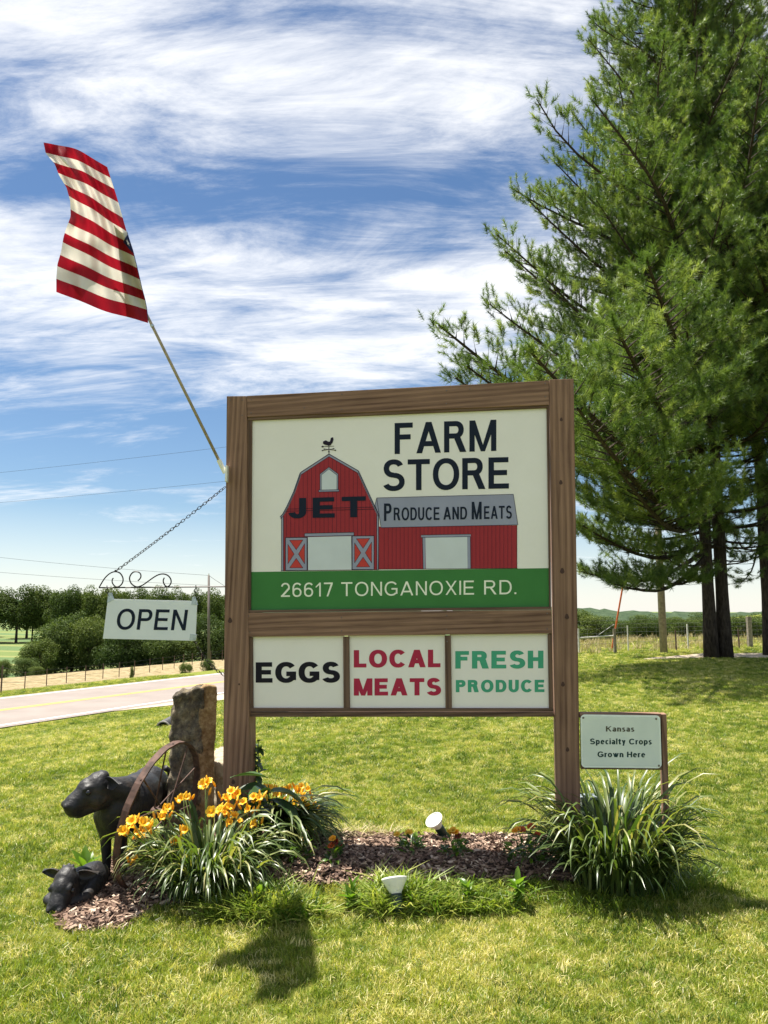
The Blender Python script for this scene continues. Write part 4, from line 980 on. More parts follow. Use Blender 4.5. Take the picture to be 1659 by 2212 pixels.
def calf_head(b, c, fwd, up, s=1.0):
    R = axes(fwd, up)
    def L(x, y, z): return Vector(c) + R @ Vector((x, y, z)) * s
    ell(b, L(-.020, 0, .006), (0.074 * s, 0.080 * s, 0.092 * s), R)
    ell(b, L(.025, 0, .006), (0.078 * s, 0.062 * s, 0.078 * s), R)
    ell(b, L(-.045, 0, .065), (0.044 * s, 0.050 * s, 0.032 * s), R)          # poll
    limb(b, [(L(.03, 0, .002), .068 * s), (L(.075, 0, -.018), .062 * s), (L(.115, 0, -.034), .058 * s)])
    ell(b, L(.125, 0, -.040), (0.048 * s, 0.064 * s, 0.056 * s), R)
    ell(b, L(.120, 0, -.076), (0.040 * s, 0.050 * s, 0.026 * s), R)
    limb(b, [(L(-.035, 0, -.062), .050 * s), (L(.045, 0, -.078), .036 * s), (L(.10, 0, -.084), .034 * s)])      # jaw
    for sg in (-1, 1):
        ell(b, L(.042, .052 * sg, .036), (0.030 * s, 0.018 * s, 0.020 * s), R)   # brow
        ell(b, L(.158, .032 * sg, -.024), (0.022 * s, 0.020 * s, 0.018 * s), R)  # nostril wing
        ell(b, L(.0, .058 * sg, -.035), (0.05 * s, 0.022 * s, 0.04 * s), R)      # cheek
    return L, R
def ear_obj(L, R, sg, drop, parent, base, s=1.0, back=-.02):
    """hanging leaf shaped ear with a hollow front"""
    b = MB(); v = []; n = 9
    o0 = Vector((-.045, .062 * sg, .040)); dirv = Vector((back - .02, .115 * sg, drop)); 
    for i in range(n):
        t = i / (n - 1); w = .036 * math.sin(math.pi * (0.14 + .86 * t) ** .8) * (1 if t < 1 else 0) + .001
        c = o0 + dirv * t
        for (a, d_) in ((1, 0), (.5, -.012), (0, -.018), (-.5, -.012), (-1, 0)): v.append(L(c.x + d_ * .9 - .004, c.y, c.z + a * w))
    for i in range(n):
        t = i / (n - 1); w = .036 * math.sin(math.pi * (0.14 + .86 * t) ** .8) * (1 if t < 1 else 0) + .001
        c = o0 + dirv * t
        for (a, d_) in ((1, 0), (.5, -.020), (0, -.028), (-.5, -.020), (-1, 0)): v.append(L(c.x + d_ * .9 - .010, c.y, c.z + a * w))
    f = []
    for side in (0, n * 5):
        for i in range(n - 1):
            for j in range(4): a = side + i * 5 + j; f.append((a, a + 1, a + 6, a + 5) if side else (a, a + 5, a + 6, a + 1))
    for i in range(n - 1):
        for j in (0, 4): a = i * 5 + j; f.append((a, a + n * 5, a + n * 5 + 5, a + 5))
    return kid(mesh_obj('ear', v, f, M['calf'], parent, True), base)
def eyes(L, parent, base, s=1.0):
    for sg in (-1, 1):
        b = MB(); ell(b, L(.046, .069 * sg, .018), .0145 * s, None, 14, 8); kid(b.build('eye', M['eye'], parent, True), base)
# standing calf
HB_ = at(205, 1708, 4.40)
cb = Vector((at(250, 1860, 4.6).x, 4.65, 0))
cf = thing('calf_statue', 'black standing calf statue looking left behind the wagon wheel', 'calf statue', cb)
hf = Vector((-.78, -.50, -.20)); LH = [None]
chest = at(258, 1742, 4.58); rump = at(325, 1702, 5.18); back1 = at(275, 1712, 4.75); back2 = at(315, 1695, 5.10)
def bl(b):
    LH[0] = calf_head(b, HB_, hf, (0, 0, 1), 1.0)
    R = axes(Vector(rump - chest), (0, 0, 1)); mid = (chest + rump) / 2
    ell(b, mid + Vector((0, 0, -.01)), (0.36, 0.135, 0.150), R); ell(b, chest + Vector((0, 0, .0)), (0.16, 0.125, 0.155), R); ell(b, rump + Vector((0.0, -.03, -.0)), (0.16, 0.130, 0.145), R)
    ell(b, back2 + Vector((0, 0.02, -.055)), (0.17, 0.09, 0.075), R); ell(b, back1 + Vector((.0, 0, -.04)), (0.14, 0.07, 0.07), R)
    limb(b, [(HB_ + Vector((.065, .05, .0)), .062), (HB_ + Vector((.13, .13, -.03)), .082), (chest + Vector((.0, .0, .02)), .115)])
    limb(b, [(HB_ + Vector((.06, .05, -.05)), .045), (chest + Vector((-.065, -.03, -.04)), .070), (chest + Vector((-.045, -.02, -.10)), .07)])
    side = R @ Vector((0, 1, 0))
    for sg, sh in ((-1, -.02), (1, .03)):
        p = chest + side * .070 * sg + Vector((0, 0, -.09)); gx = p.x - .025 + sh
        limb(b, [(p, .062), (Vector((gx, p.y - .02, .235)), .036), (Vector((gx, p.y - .015, .21)), .033), (Vector((gx + .004, p.y + .01, .07)), .025), (Vector((gx, p.y - .01, .03)), .033), (Vector((gx, p.y - .02, .0)), .037)])
        p = rump + side * .080 * sg + Vector((0, .02, -.05)); gx = p.x
        limb(b, [(p, .10), (Vector((gx, p.y - .04, .28)), .062), (Vector((gx + .015, p.y + .075, .20)), .034), (Vector((gx, p.y + .03, .06)), .025), (Vector((gx, p.y + .01, .02)), .034)])
body = remeshed('body', bl, M['calf'], cf, cb, 0.0085, 6)
L_, R_ = LH[0]; ear_obj(L_, R_, 1, -.004, cf, cb, 1.0); ear_obj(L_, R_, -1, -.004, cf, cb, 1.0); eyes(L_, cf, cb, 1.0)
b = MB(); tl = rump + Vector((.055, .13, .10)); b.tube([tl, tl + Vector((.02, .045, -.03)), tl + Vector((.022, .06, -.15)), tl + Vector((.01, .05, -.30)), tl + Vector((.01, .045, -.40))], [.020, .019, .014, .012, .022], 10); kid(b.build('tail', M['calf'], cf, True), cb)
# lying calf
HL = at(141, 1914, 4.16); lb = Vector((HL.x + .1, 4.35, 0))
lc_ = thing('calf_statue', 'small black lying calf statue resting at the front left of the bed', 'calf statue', lb)
def bl2(b):
    LH[0] = calf_head(b, HL, (-.06, -.88, -.46), (0, -.42, .90), .84)
    ell(b, (HL.x + .035, 4.42, .045), (0.085, 0.16, 0.080)); ell(b, (HL.x + .01, 4.32, .05), (0.080, 0.09, 0.075))
    limb(b, [(HL + Vector((.01, .05, -.03)), .055), (Vector((HL.x + .02, 4.32, .07)), .070)])
    limb(b, [(Vector((HL.x - .04, 4.34, .05)), .04), (Vector((HL.x - .085, 4.16, .028)), .026), (Vector((HL.x - .02, 4.10, .022)), .024)])
    limb(b, [(Vector((HL.x + .09, 4.34, .05)), .045), (Vector((HL.x + .10, 4.20, .03)), .028), (Vector((HL.x + .04, 4.14, .022)), .025)])
    for i in range(26):
        a = random.random() * 6.28; r_ = random.random() * .045; L__ = LH[0][0]
        ell(b, L__(-.045 + r_ * math.cos(a) * 1.3, r_ * math.sin(a) * 1.2, .088 - r_ * .35), .009, None, 8, 6)
remeshed('body', bl2, M['calf'], lc_, lb, 0.006, 2)
L_, R_ = LH[0]; ear_obj(L_, R_, 1, -.012, lc_, lb, .84, -.0); ear_obj(L_, R_, -1, -.012, lc_, lb, .84, -.0); eyes(L_, lc_, lb, .84)

# ------------------------------------------------------------------ daylilies and other bed plants
def blade_mesh(name, L, w, bend, droop, m, twist=0.0, n=7, fold=0.25):
    """arching strap leaf growing from the origin towards +X"""
    v = []; x = z = 0.0; a = math.radians(bend); st = L / n
    for i in range(n + 1):
        t = i / n; ww = w * (0.55 + .45 * math.sin(math.pi * min(1, t * 1.2 + .1)) if t < .75 else (1 - t) / .25 * .8 + .02) * .5
        tw = twist * t; c, s = math.cos(tw), math.sin(tw)
        v += [(x, -ww * c, z - ww * s), (x + .0, 0, z - ww * fold), (x, ww * c, z + ww * s)]
        x += math.cos(a) * st; z += math.sin(a) * st; a -= math.radians(droop) / n * (0.5 + 1.1 * t)
    f = []
    for i in range(n):
        for j in range(2): q_ = i * 3 + j; f.append((q_, q_ + 1, q_ + 4, q_ + 3))
    me = bpy.data.meshes.new(name); me.from_pydata(v, [], f); me.update(); me.polygons.foreach_set('use_smooth', [True] * len(f)); me.materials.append(m); return me
LV = [blade_mesh('daylily_leaf', random.uniform(.50, .72), random.uniform(.019, .028), random.uniform(66, 84), random.uniform(105, 165), M['lily'], random.uniform(-.5, .5)) for _ in range(12)]
def clump(name, c, label, count, rad, scale, group='daylily clumps around the sign', lean=(0, 0), mass=160, mats=None, arc=None, LVs=None, up=1.0):
    c = Vector((c[0], c[1], tzf(c[0], c[1]))); t = thing(name, label, 'daylily', c, group); LVs = LVs or LV
    def place():
        a = random.uniform(*(arc or (0, 2 * math.pi))); r_ = rad * math.sqrt(random.random()) * .6
        p = Vector((math.cos(a) * r_, math.sin(a) * r_, -.01)); return a + random.uniform(-.5, .5), p, random.uniform(.70, 1.12) * scale
    for i in range(count):
        a, p, s_ = place(); o = link(bpy.data.objects.new('leaf', random.choice(LVs)), t)
        o.location = p; o.rotation_euler = (random.uniform(-.15, .15), random.uniform(-.22, .20) + lean[0], a + lean[1]); o.scale = (s_, s_ * random.uniform(.8, 1.15), s_ * up)
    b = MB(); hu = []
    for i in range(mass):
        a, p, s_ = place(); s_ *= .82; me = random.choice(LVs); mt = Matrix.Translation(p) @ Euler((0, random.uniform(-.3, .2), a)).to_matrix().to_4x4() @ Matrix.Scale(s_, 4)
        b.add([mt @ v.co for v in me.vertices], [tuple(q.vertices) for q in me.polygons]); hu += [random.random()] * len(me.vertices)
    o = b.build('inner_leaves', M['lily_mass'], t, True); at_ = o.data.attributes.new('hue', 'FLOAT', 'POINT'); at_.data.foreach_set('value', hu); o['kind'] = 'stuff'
    return t, c
rc = at(1328, 1860, 4.42)
clump('daylily_clump', (rc.x, 4.40), 'large leafy daylily clump at the foot of the right sign post', 298, .46, .82, mass=560, up=1.5)
LVL = [blade_mesh('daylily_leaf', random.uniform(.40, .60), random.uniform(.015, .023), random.uniform(62, 82), random.uniform(120, 175), M['lily'], random.uniform(-.5, .5)) for _ in range(10)]
lc1 = at(452, 1860, 4.33)
t1, c1_ = clump('daylily_clump', (lc1.x, 4.30), 'flowering orange daylily clump in front of the wagon wheel', 290, .40, .88, mass=480, up=1.3, LVs=LVL)
lc2 = at(598, 1800, 4.78)
t2, c2_ = clump('daylily_clump', (lc2.x - .02, 4.82), 'flowering orange daylily clump right of the left sign post', 190, .18, 1.15, mass=160, arc=(-1.5, 1.1), LVs=LVL, up=.85)
def petal_mesh(name, rad, m, n=6, flare=1.0, w=.5):
    v = []; f = []
    for p in range(n):
        a0 = 2 * math.pi * p / n; off = .0015 if p % 2 else 0; base = len(v)
        for (r, z, ww) in ((.06, -.75, .10), (.30, -.30, .36), (.62, .0, w + .06), (.92, .06 * flare, w * .85), (1.08, -.08 * flare, .10)):
            for s in (-1, 0, 1):
                wa = s * ww * .5; x_ = r; y_ = wa
                v.append(((x_ * math.cos(a0) - y_ * math.sin(a0)) * rad, (x_ * math.sin(a0) + y_ * math.cos(a0)) * rad, (z + (.07 if s else 0) + .06 * math.sin(p * 5 + s * 2)) * rad + off))
        for i in range(4):
            for j in range(2): q_ = base + i * 3 + j; f.append((q_, q_ + 1, q_ + 4, q_ + 3))
    me = bpy.data.meshes.new(name); me.from_pydata(v, [], f); me.update(); me.polygons.foreach_set('use_smooth', [True] * len(f)); me.materials.append(m); return me
FM = [petal_mesh('daylily_flower', .037, M['petal'], 6, 1.2, .78), petal_mesh('daylily_flower', .035, M['petal'], 6, .2, .82), petal_mesh('daylily_flower', .032, M['petal'], 6, 2.4, .7)]
BUD = MB(); BUD.lathe([(0.0001, 0), (.005, .006), (.0065, .02), (.004, .035), (.0001, .042)], (0, 0, 0), (0, 0, 1), 8); bud_o = BUD.build('bud', M['petal']); bud_me = bud_o.data; bpy.data.objects.remove(bud_o)
fl1 = [(284, 1772), (272, 1790), (299, 1804), (324, 1781), (290, 1853), (357, 1750), (399, 1792), (390, 1724), (376, 1815), (265, 1794), (312, 1775), (286, 1783), (318, 1790), (350, 1764), (436, 1693), (448, 1688), (443, 1698), (403, 1721), (456, 1753), (474, 1748), (296, 1797), (363, 1743)]
fl2 = [(496, 1742), (503, 1720), (525, 1731), (547, 1720), (547, 1779), (499, 1708), (560, 1722), (583, 1702), (595, 1710), (651, 1698), (665, 1704), (655, 1718), (657, 1730), (674, 1739), (616, 1741), (606, 1705), (580, 1700), (618, 1707), (512, 1713), (486, 1755), (507, 1760), (535, 1748), (572, 1730), (645, 1705), (600, 1716), (552, 1726), (489, 1722), (518, 1772), (495, 1775), (640, 1735), (625, 1700), (662, 1742)]
for (t_, c_, lst, Y0, Y1) in ((t1, c1_, fl1, 3.98, 4.30), (t2, c2_, fl2, 4.35, 4.78)):
    for i, (x, y) in enumerate(lst):
        Y = random.uniform(Y0, Y1)
        if t_ is t2: Y = 4.38 if x < 570 else 4.80; Y += random.uniform(-.06, .06)
        p = at(x, y, Y) - c_
        o = link(bpy.data.objects.new('flower', random.choice(FM)), t_); o.location = p
        d_ = Vector((random.uniform(-.8, .6), random.uniform(-1.0, -.25), random.uniform(.35, 1.1))).normalized(); o.rotation_euler = d_.to_track_quat('Z', 'Y').to_euler(); s_ = random.uniform(.56, .84); o.scale = (s_, s_, s_ * 1.1)
        q0 = Vector((p.x * .45 + random.uniform(-.04, .04), p.y * .4 + random.uniform(-.04, .04), 0)); e_ = p - d_ * .026
        b = MB(); mid_ = q0 * .35 + e_ * .65 + Vector((0, 0, .02)); b.tube([q0, mid_, e_], [.0032, .0026, .0022], 5); b.build('flower_stem', M['stem'], t_, True)
        for _k in range(2):
            o = link(bpy.data.objects.new('bud', bud_me), t_); o.location = e_ + Vector((random.uniform(-.035, .035), random.uniform(-.02, .02), random.uniform(-.03, .01))); o.rotation_euler = (random.uniform(-.6, .6), random.uniform(-.6, .6), 0); o.scale = (1.1,) * 3

def leaf_shape(name, L, w, m, curl=.35, n=8, tip=1.0, wav=.05):
    v = []; f = []
    for i in range(n + 1):
        t = i / n; ww = w * .5 * math.sin(math.pi * t ** .75) ** .8 if 0 < t < 1 else .001
        z = L * (.25 * t - curl * t * t)
        for j, s in enumerate((-1, -.5, 0, .5, 1)): v.append((L * t * .95, s * ww, z + abs(s) * ww * .35 + wav * L * .3 * math.sin(t * 9 + s * 2) * abs(s)))
    for i in range(n):
        for j in range(4): q_ = i * 5 + j; f.append((q_, q_ + 1, q_ + 6, q_ + 5))
    me = bpy.data.meshes.new(name); me.from_pydata(v, [], f); me.update(); me.polygons.foreach_set('use_smooth', [True] * len(f)); me.materials.append(m); return me
bigs = [leaf_shape('broad_leaf', .24, .10, M['bigleaf'], .45), leaf_shape('broad_leaf', .20, .085, M['bigleaf'], .25), leaf_shape('broad_leaf', .26, .11, M['bigleaf'], .7)]
def leafy(name, c, label, cat, leaves, meshes, stem_h, group=None, stemm=None, tiltr=(.2, -.9)):
    c = Vector((c[0], c[1], tzf(c[0], c[1]))); t = thing(name, label, cat, c, group)
    b = MB(); b.tube([(0, 0, -.02), (.01, 0, stem_h * .5), (.0, .01, stem_h)], [.006, .005, .003], 6); b.build('stem', stemm or M['stem'], t)
    for (az, h, s, tilt) in leaves:
        o = link(bpy.data.objects.new('leaf', random.choice(meshes)), t); o.location = (0, 0, h); o.rotation_euler = (random.uniform(-.3, .3), tilt, az); o.scale = (s,) * 3
    return t
pb = at(590, 1830, 4.66)
leafy('broad_leaf_plant', (pb.x - .03, 4.62), 'dark broad leaved plant among the daylilies right of the left post', 'plant', [(random.uniform(0, 6.28), random.uniform(.10, .36), random.uniform(.75, 1.05), random.uniform(-.7, .35)) for _ in range(16)] + [(.2, .34, 1.1, .1), (-.5, .30, 1.15, .3), (3.3, .42, 1.15, -.05), (-.9, .22, 1.1, .5)], bigs, .38)
smalls = [leaf_shape('small_leaf', .07, .04, M['bigleaf'], .3, 4), leaf_shape('small_leaf', .06, .045, M['bigleaf'], .6, 4)]
vp = at(553, 1750, 4.86)
leafy('vine', (vp.x, 4.88), 'dark leafy vine climbing the right side of the left post', 'plant', [(random.uniform(0, 6.28), random.uniform(.18, .60), random.uniform(.6, 1.1), random.uniform(-.6, .7)) for _ in range(64)], smalls, .60)
brights = [leaf_shape('bright_leaf', .15, .055, M['brightleaf'], .15, 6), leaf_shape('bright_leaf', .12, .05, M['brightleaf'], .4, 6)]
bp = at(196, 1866, 4.7)
leafy('broad_leaf_weed', (bp.x, 4.62), 'bright green broad leaved weed in front of the standing calf', 'plant', [(random.uniform(0, 6.28), random.uniform(.0, .05), random.uniform(.7, 1.15), random.uniform(-1.25, -.4)) for _ in range(14)], brights, .05)
fine = [leaf_shape('marigold_leaf', .038, .016, M['brightleaf'], .3, 4), leaf_shape('marigold_leaf', .032, .014, M['bigleaf'], .2, 4)]
HEADS = {k_: petal_mesh('marigold_flower', .015, M[k_], 9, .6, .8) for k_ in ('petal_y', 'petal_o', 'petal_r', 'petal')}
def marigold(base_px_, Yoff, label, heads, n=60, h=.13, spread=.06):
    g = G(*base_px_); g.y += Yoff; g.z = tzf(g.x, g.y)
    t = thing('marigold', label, 'marigold', g, 'small marigolds planted along the mulch bed')
    b = MB()
    for i in range(5):
        a = i * 1.26; b.tube([(0, 0, -.01), (math.cos(a) * spread * .5, math.sin(a) * spread * .5, h * .8)], [.0025, .0015], 5)
    b.build('stem', M['stem'], t)
    for i in range(n):
        a = random.uniform(0, 6.28); r_ = spread * math.sqrt(random.random()); z = h * (.15 + .85 * random.random()) * (1 - .4 * r_ / spread)
        o = link(bpy.data.objects.new('leaf', random.choice(fine)), t); o.location = (math.cos(a) * r_, math.sin(a) * r_, z); o.rotation_euler = (random.uniform(-.5, .5), random.uniform(-1, .4), a + random.uniform(-1, 1)); s_ = random.uniform(1.0, 1.6); o.scale = (s_,) * 3
    for (x, y, kd) in heads:
        p = at(x, y, g.y) - g; o = link(bpy.data.objects.new('flower', HEADS[kd]), t); o.location = p; d_ = Vector((random.uniform(-.5, .3), -.5, 1)); o.rotation_euler = d_.to_track_quat('Z', 'Y').to_euler(); s_ = random.uniform(1.2, 1.6); o.scale = (s_, s_, s_ * 1.2)
        b = MB(); b.tube([(p.x * .3, p.y * .3, 0), p * .6 + Vector((0, 0, .01)), p], .0016, 5); b.build('flower_stem', M['stem'], t)
marigold((640, 1858), 0, 'bushy bright green marigold with one yellow flower beside the left daylilies', [(650, 1806, 'petal_y'), (655, 1812, 'petal_y')], 90, .14, .085)
marigold((722, 1862), 0, 'marigold with orange and dark red flowers at the left end of the mulch', [(718, 1811, 'petal'), (716, 1826, 'petal_o'), (732, 1825, 'petal_r'), (724, 1818, 'petal_r')], 40, .10, .05)
marigold((888, 1842), 0, 'small yellow budded marigold in the middle of the mulch', [(883, 1798, 'petal_y'), (857, 1802, 'petal_y')], 70, .10, .065)
marigold((983, 1852), 0, 'marigold with yellow and dark red flowers right of the tilted spotlight', [(978, 1792, 'petal_y'), (984, 1797, 'petal'), (989, 1806, 'petal_r'), (972, 1797, 'petal_y')], 70, .13, .065)
marigold((1135, 1862), 0, 'dark green marigold with small orange flowers next to the right daylilies', [(1118, 1791, 'petal'), (1127, 1792, 'petal_o'), (1147, 1785, 'petal_o'), (1160, 1803, 'petal_o'), (1112, 1794, 'petal')], 110, .14, .12)
g = G(1072, 1850); t = thing('dry_stems', 'bare reddish dry stems standing at the back of the mulch', 'dry stems', g); 
for (x, y) in ((1047, 1800), (1060, 1780), (1076, 1795), (1098, 1778), (1110, 1800), (1088, 1812), (1040, 1822)):
    b = MB(); q_ = Vector((random.uniform(-.10, .10), random.uniform(-.04, .04), 0)); e_ = at(x, y, g.y) - g; b.tube([q_, (q_ + e_) / 2 + Vector((random.uniform(-.02, .02), 0, .01)), e_], [.003, .0022, .001], 5)
    b.tube([(q_ + e_) / 2, (q_ + e_) / 2 + Vector((random.uniform(-.05, .05), 0, .05))], [.0018, .0008], 5); b.build('stem', M['twig'], t)

# ------------------------------------------------------------------ mulch, lawn blades and weeds
def in_poly(px_, py_, poly):
    r_ = np.zeros(len(px_), bool); n = len(poly)
    for i in range(n):
        x1, y1 = poly[i]; x2, y2 = poly[(i + 1) % n]
        c = ((y1 > py_) != (y2 > py_)) & (px_ < (x2 - x1) * (py_ - y1) / (y2 - y1 + 1e-12) + x1); r_ ^= c
    return r_
bed_px = [(232, 1862), (420, 1800), (560, 1795), (720, 1803), (900, 1808), (1060, 1806), (1180, 1812), (1300, 1830), (1400, 1850), (1420, 1890), (1300, 1915), (1150, 1900), (1000, 1908), (800, 1912), (640, 1915), (560, 1935), (330, 1960), (270, 2010), (150, 2018), (115, 1995), (150, 1930), (200, 1900)]
bed = [(g.x, g.y) for g in (G(*p) for p in bed_px)]
bedm = mesh_obj('mulch_bed', [(x, y, tzf(x, y) + .006) for x, y in bed], [tuple(range(len(bed)))], simple('dark_bed_soil', (0.06, 0.035, 0.026), .95, 0, .4, 40, .01))
bm = bmesh.new(); bm.from_mesh(bedm.data); bmesh.ops.triangulate(bm, faces=bm.faces); bmesh.ops.subdivide_edges(bm, edges=bm.edges, cuts=4, use_grid_fill=True); 
for v_ in bm.verts: v_.co.z = tzf(v_.co.x, v_.co.y) + .008
bm.to_mesh(bedm.data); bm.free(); bedm['kind'] = 'structure'
bx0, bx1 = min(p[0] for p in bed), max(p[0] for p in bed); by0, by1 = min(p[1] for p in bed), max(p[1] for p in bed)
n = 26000; X = rng.uniform(bx0, bx1, n); Y = rng.uniform(by0, by1, n); ok = in_poly(X, Y, bed); X = X[ok]; Y = Y[ok]; n = len(X)
chips = []
for i in range(5):
    b = MB(); l_, w_, h_ = random.uniform(.018, .034), random.uniform(.006, .013), random.uniform(.003, .006); b.box((0, 0, 0), (l_, w_, h_)); b.v = [(x * (1 + .3 * random.uniform(-1, 1)), y * (1 + .4 * random.uniform(-1, 1)), z) for x, y, z in b.v]; chips.append(b.build('bark_chip', M['mulch']))
scatter('mulch_chips', np.stack([X, Y, tz(X, Y) + rng.uniform(.006, .022, n)], 1), np.stack([rng.normal(0, .35, n), rng.normal(0, .35, n), rng.uniform(0, 6.28, n)], 1), rng.uniform(.6, 1.5, n), rng.integers(0, 5, n), np.clip(rng.normal(.5, .28, n), 0, 1), chips, None, 'stuff')['label'] = 'brown shredded bark mulch'

def tuft(name, nb, h, w, spread, lean, m, seg=2):
    v = []; f = []
    for i in range(nb):
        a = random.uniform(0, 6.28); r_ = spread * math.sqrt(random.random()); x0, y0 = r_ * math.cos(a), r_ * math.sin(a); d = random.uniform(0, 6.28)
        hh = h * random.uniform(.45, 1.1); ln_ = random.uniform(.15, 1) * lean * hh; fa = random.uniform(0, 6.28); fx, fy = math.cos(fa) * w / 2, math.sin(fa) * w / 2; b0 = len(v)
        for s in range(seg):
            t = s / seg; k_ = 1 - .35 * t; x = x0 + math.cos(d) * ln_ * t * t; y = y0 + math.sin(d) * ln_ * t * t; z = hh * t * (1 - .25 * lean * t)
            v += [(x - fx * k_, y - fy * k_, z), (x + fx * k_, y + fy * k_, z)]
        v.append((x0 + math.cos(d) * ln_, y0 + math.sin(d) * ln_, hh * (1 - .25 * lean)))
        for s in range(seg - 1): q_ = b0 + 2 * s; f.append((q_, q_ + 1, q_ + 3, q_ + 2))
        q_ = b0 + 2 * (seg - 1); f.append((q_, q_ + 1, q_ + 2))
    me = bpy.data.meshes.new(name); me.from_pydata(v, [], f); me.update(); me.materials.append(m); return bpy.data.objects.new(name, me)
tufts = [tuft('grass_tuft', 28, .044, .0034, .048, l_, M['grass']) for l_ in (.5, .8, 1.1, 1.4, .9, 1.2)]
# distance rings: density falls off with distance while the tufts grow a little
Xs = []; Ys = []; Sc = []
d = 2.3
while d < 42:
    dd = d * 1.06; dens = min(1350, 1350 * (3.8 / d) ** 1.35); sc_ = max(1.0, (d / 5.0) ** .42); hw = d * .60 + .4
    n_ = int(dens * (dd - d) * 2 * hw); Xs.append(rng.uniform(-hw, hw, n_)); Ys.append(rng.uniform(d, dd, n_)); Sc.append(np.full(n_, sc_)); d = dd
X = np.concatenate(Xs); Y = np.concatenate(Ys); S_ = np.concatenate(Sc)
s = (X - RA.x) * RN.x + (Y - RA.y) * RN.y
ok = (~in_poly(X, Y, bed)) & ((s > .6) | ((s < -7.2) & (s > -21.5)))
ok &= ~((s < 3.3) & (s > 0) & (Y > 26.2) & (s < .35 + (Y - 26.2) / RD.y / 1.5 * .42 ))
gp = [G(*p) for p in [(1380, 1425), (1780, 1421), (1800, 1410), (1500, 1413)]]; ok &= ~in_poly(X, Y, [(p.x, p.y) for p in gp])
X, Y, S_ = X[ok], Y[ok], S_[ok]; n = len(X)
def field2(X, Y, sc, seed):
    r_ = np.random.default_rng(seed); t = 0
    for i in range(8):
        a = r_.uniform(0, 6.28); f_ = sc * r_.uniform(.6, 2.4); t = t + np.sin(X * math.cos(a) * f_ + Y * math.sin(a) * f_ + r_.uniform(0, 6.28))
    return t / 4
pat = field2(X, Y, 1.1, 3) * .6 + field2(X, Y, 3.5, 4) * .45
stripe = np.sin((X * RN.x + Y * RN.y) * 3.3)
H = np.clip(.43 + .17 * pat + .05 * stripe + rng.normal(0, .26, n), 0, 1)
straw = rng.random(n) < .09 + .07 * np.clip(pat, 0, 1.5); H[straw] = rng.uniform(.75, 1, straw.sum())
hs = S_ * rng.uniform(.65, 1.15, n) * (1 + .16 * field2(X, Y, 2.3, 9))
scatter('lawn_grass', np.stack([X, Y, tz(X, Y) - .004], 1), np.stack([rng.normal(0, .16, n), rng.normal(0, .16, n), rng.uniform(0, 6.28, n)], 1), hs, rng.integers(0, 6, n), H, tufts, None, 'stuff')['label'] = 'short mown lawn grass'

def weed_zone(name, poly_px_, n, tfs, smin, smax, h0=.5, hv=.25, patch=-9):
    pl_ = [(g.x, g.y) for g in (G(*p) for p in poly_px_)]; a0, a1 = min(p[0] for p in pl_), max(p[0] for p in pl_); b0, b1 = min(p[1] for p in pl_), max(p[1] for p in pl_)
    X = rng.uniform(a0, a1, n); Y = rng.uniform(b0, b1, n); ok = in_poly(X, Y, pl_) & ((field2(X, Y, 6, 33) + rng.normal(0, .35, n)) > patch); X, Y = X[ok], Y[ok]; m_ = len(X)
    o = scatter(name, np.stack([X, Y, tz(X, Y) - .004], 1), np.stack([rng.normal(0, .2, m_), rng.normal(0, .2, m_), rng.uniform(0, 6.28, m_)], 1), rng.uniform(smin, smax, m_) * (1 + .25 * field2(X, Y, 5, 21)), rng.integers(0, len(tfs), m_), np.clip(rng.normal(h0, hv, m_), 0, 1), tfs, None, 'stuff')
    return o
wt = [tuft('weed_tuft', 14, .125, .0095, .05, l_, M['weed'], 3) for l_ in (.9, 1.3, 1.7, 1.5)]
weed_zone('crabgrass', [(470, 1975), (560, 1950), (640, 1925), (800, 1920), (930, 1918), (1010, 1912), (1130, 1905), (1180, 1925), (1180, 1975), (1000, 1975), (860, 1978), (700, 1985), (560, 1995), (470, 1990)], 5600, wt, .40, 1.25, .5, .32, .25)['label'] = 'bright green crabgrass along the front of the bed'
wt2 = [tuft('weed_tuft', 12, .16, .007, .035, l_, M['weed'], 3) for l_ in (.5, .9, 1.3)]
weed_zone('tall_lawn_weeds', [(20, 1880), (120, 1842), (245, 1842), (240, 1890), (175, 1890), (110, 1905), (115, 1990), (60, 2010), (20, 1960)], 1100, wt2, .5, 1.15, .55)['label'] = 'bright tall grass around the lying calf'
weed_zone('tall_lawn_weeds', [(960, 1850), (1120, 1838), (1170, 1880), (1060, 1910), (960, 1900)], 260, wt2, .5, 1.1, .35)['label'] = 'dark weeds at the right of the mulch'
weed_zone('tall_lawn_weeds', [(1180, 1935), (1400, 1925), (1520, 1880), (1545, 1915), (1400, 1965), (1200, 1985)], 620, wt2, .4, .8, .35)['label'] = 'longer grass in front of the right daylilies'
ws = [tuft('dry_tuft', 12, .15, .007, .03, l_, M['straw'], 3) for l_ in (1.6, 2.0, 1.8)]
weed_zone('dead_leaves', [(680, 1925), (830, 1920), (800, 1955), (690, 1960)], 170, ws, .5, .9)['label'] = 'flattened dead daylily leaves at the front of the bed'
weed_zone('dead_leaves', [(1080, 1900), (1200, 1890), (1210, 1960), (1090, 1960)], 90, ws, .4, .8)['label'] = 'dead leaves beside the right daylilies'
weed_zone('dead_leaves', [(690, 1800), (760, 1790), (860, 1800), (850, 1812), (700, 1818)], 60, ws, .4, .8)['label'] = 'dry leaves at the back of the mulch'

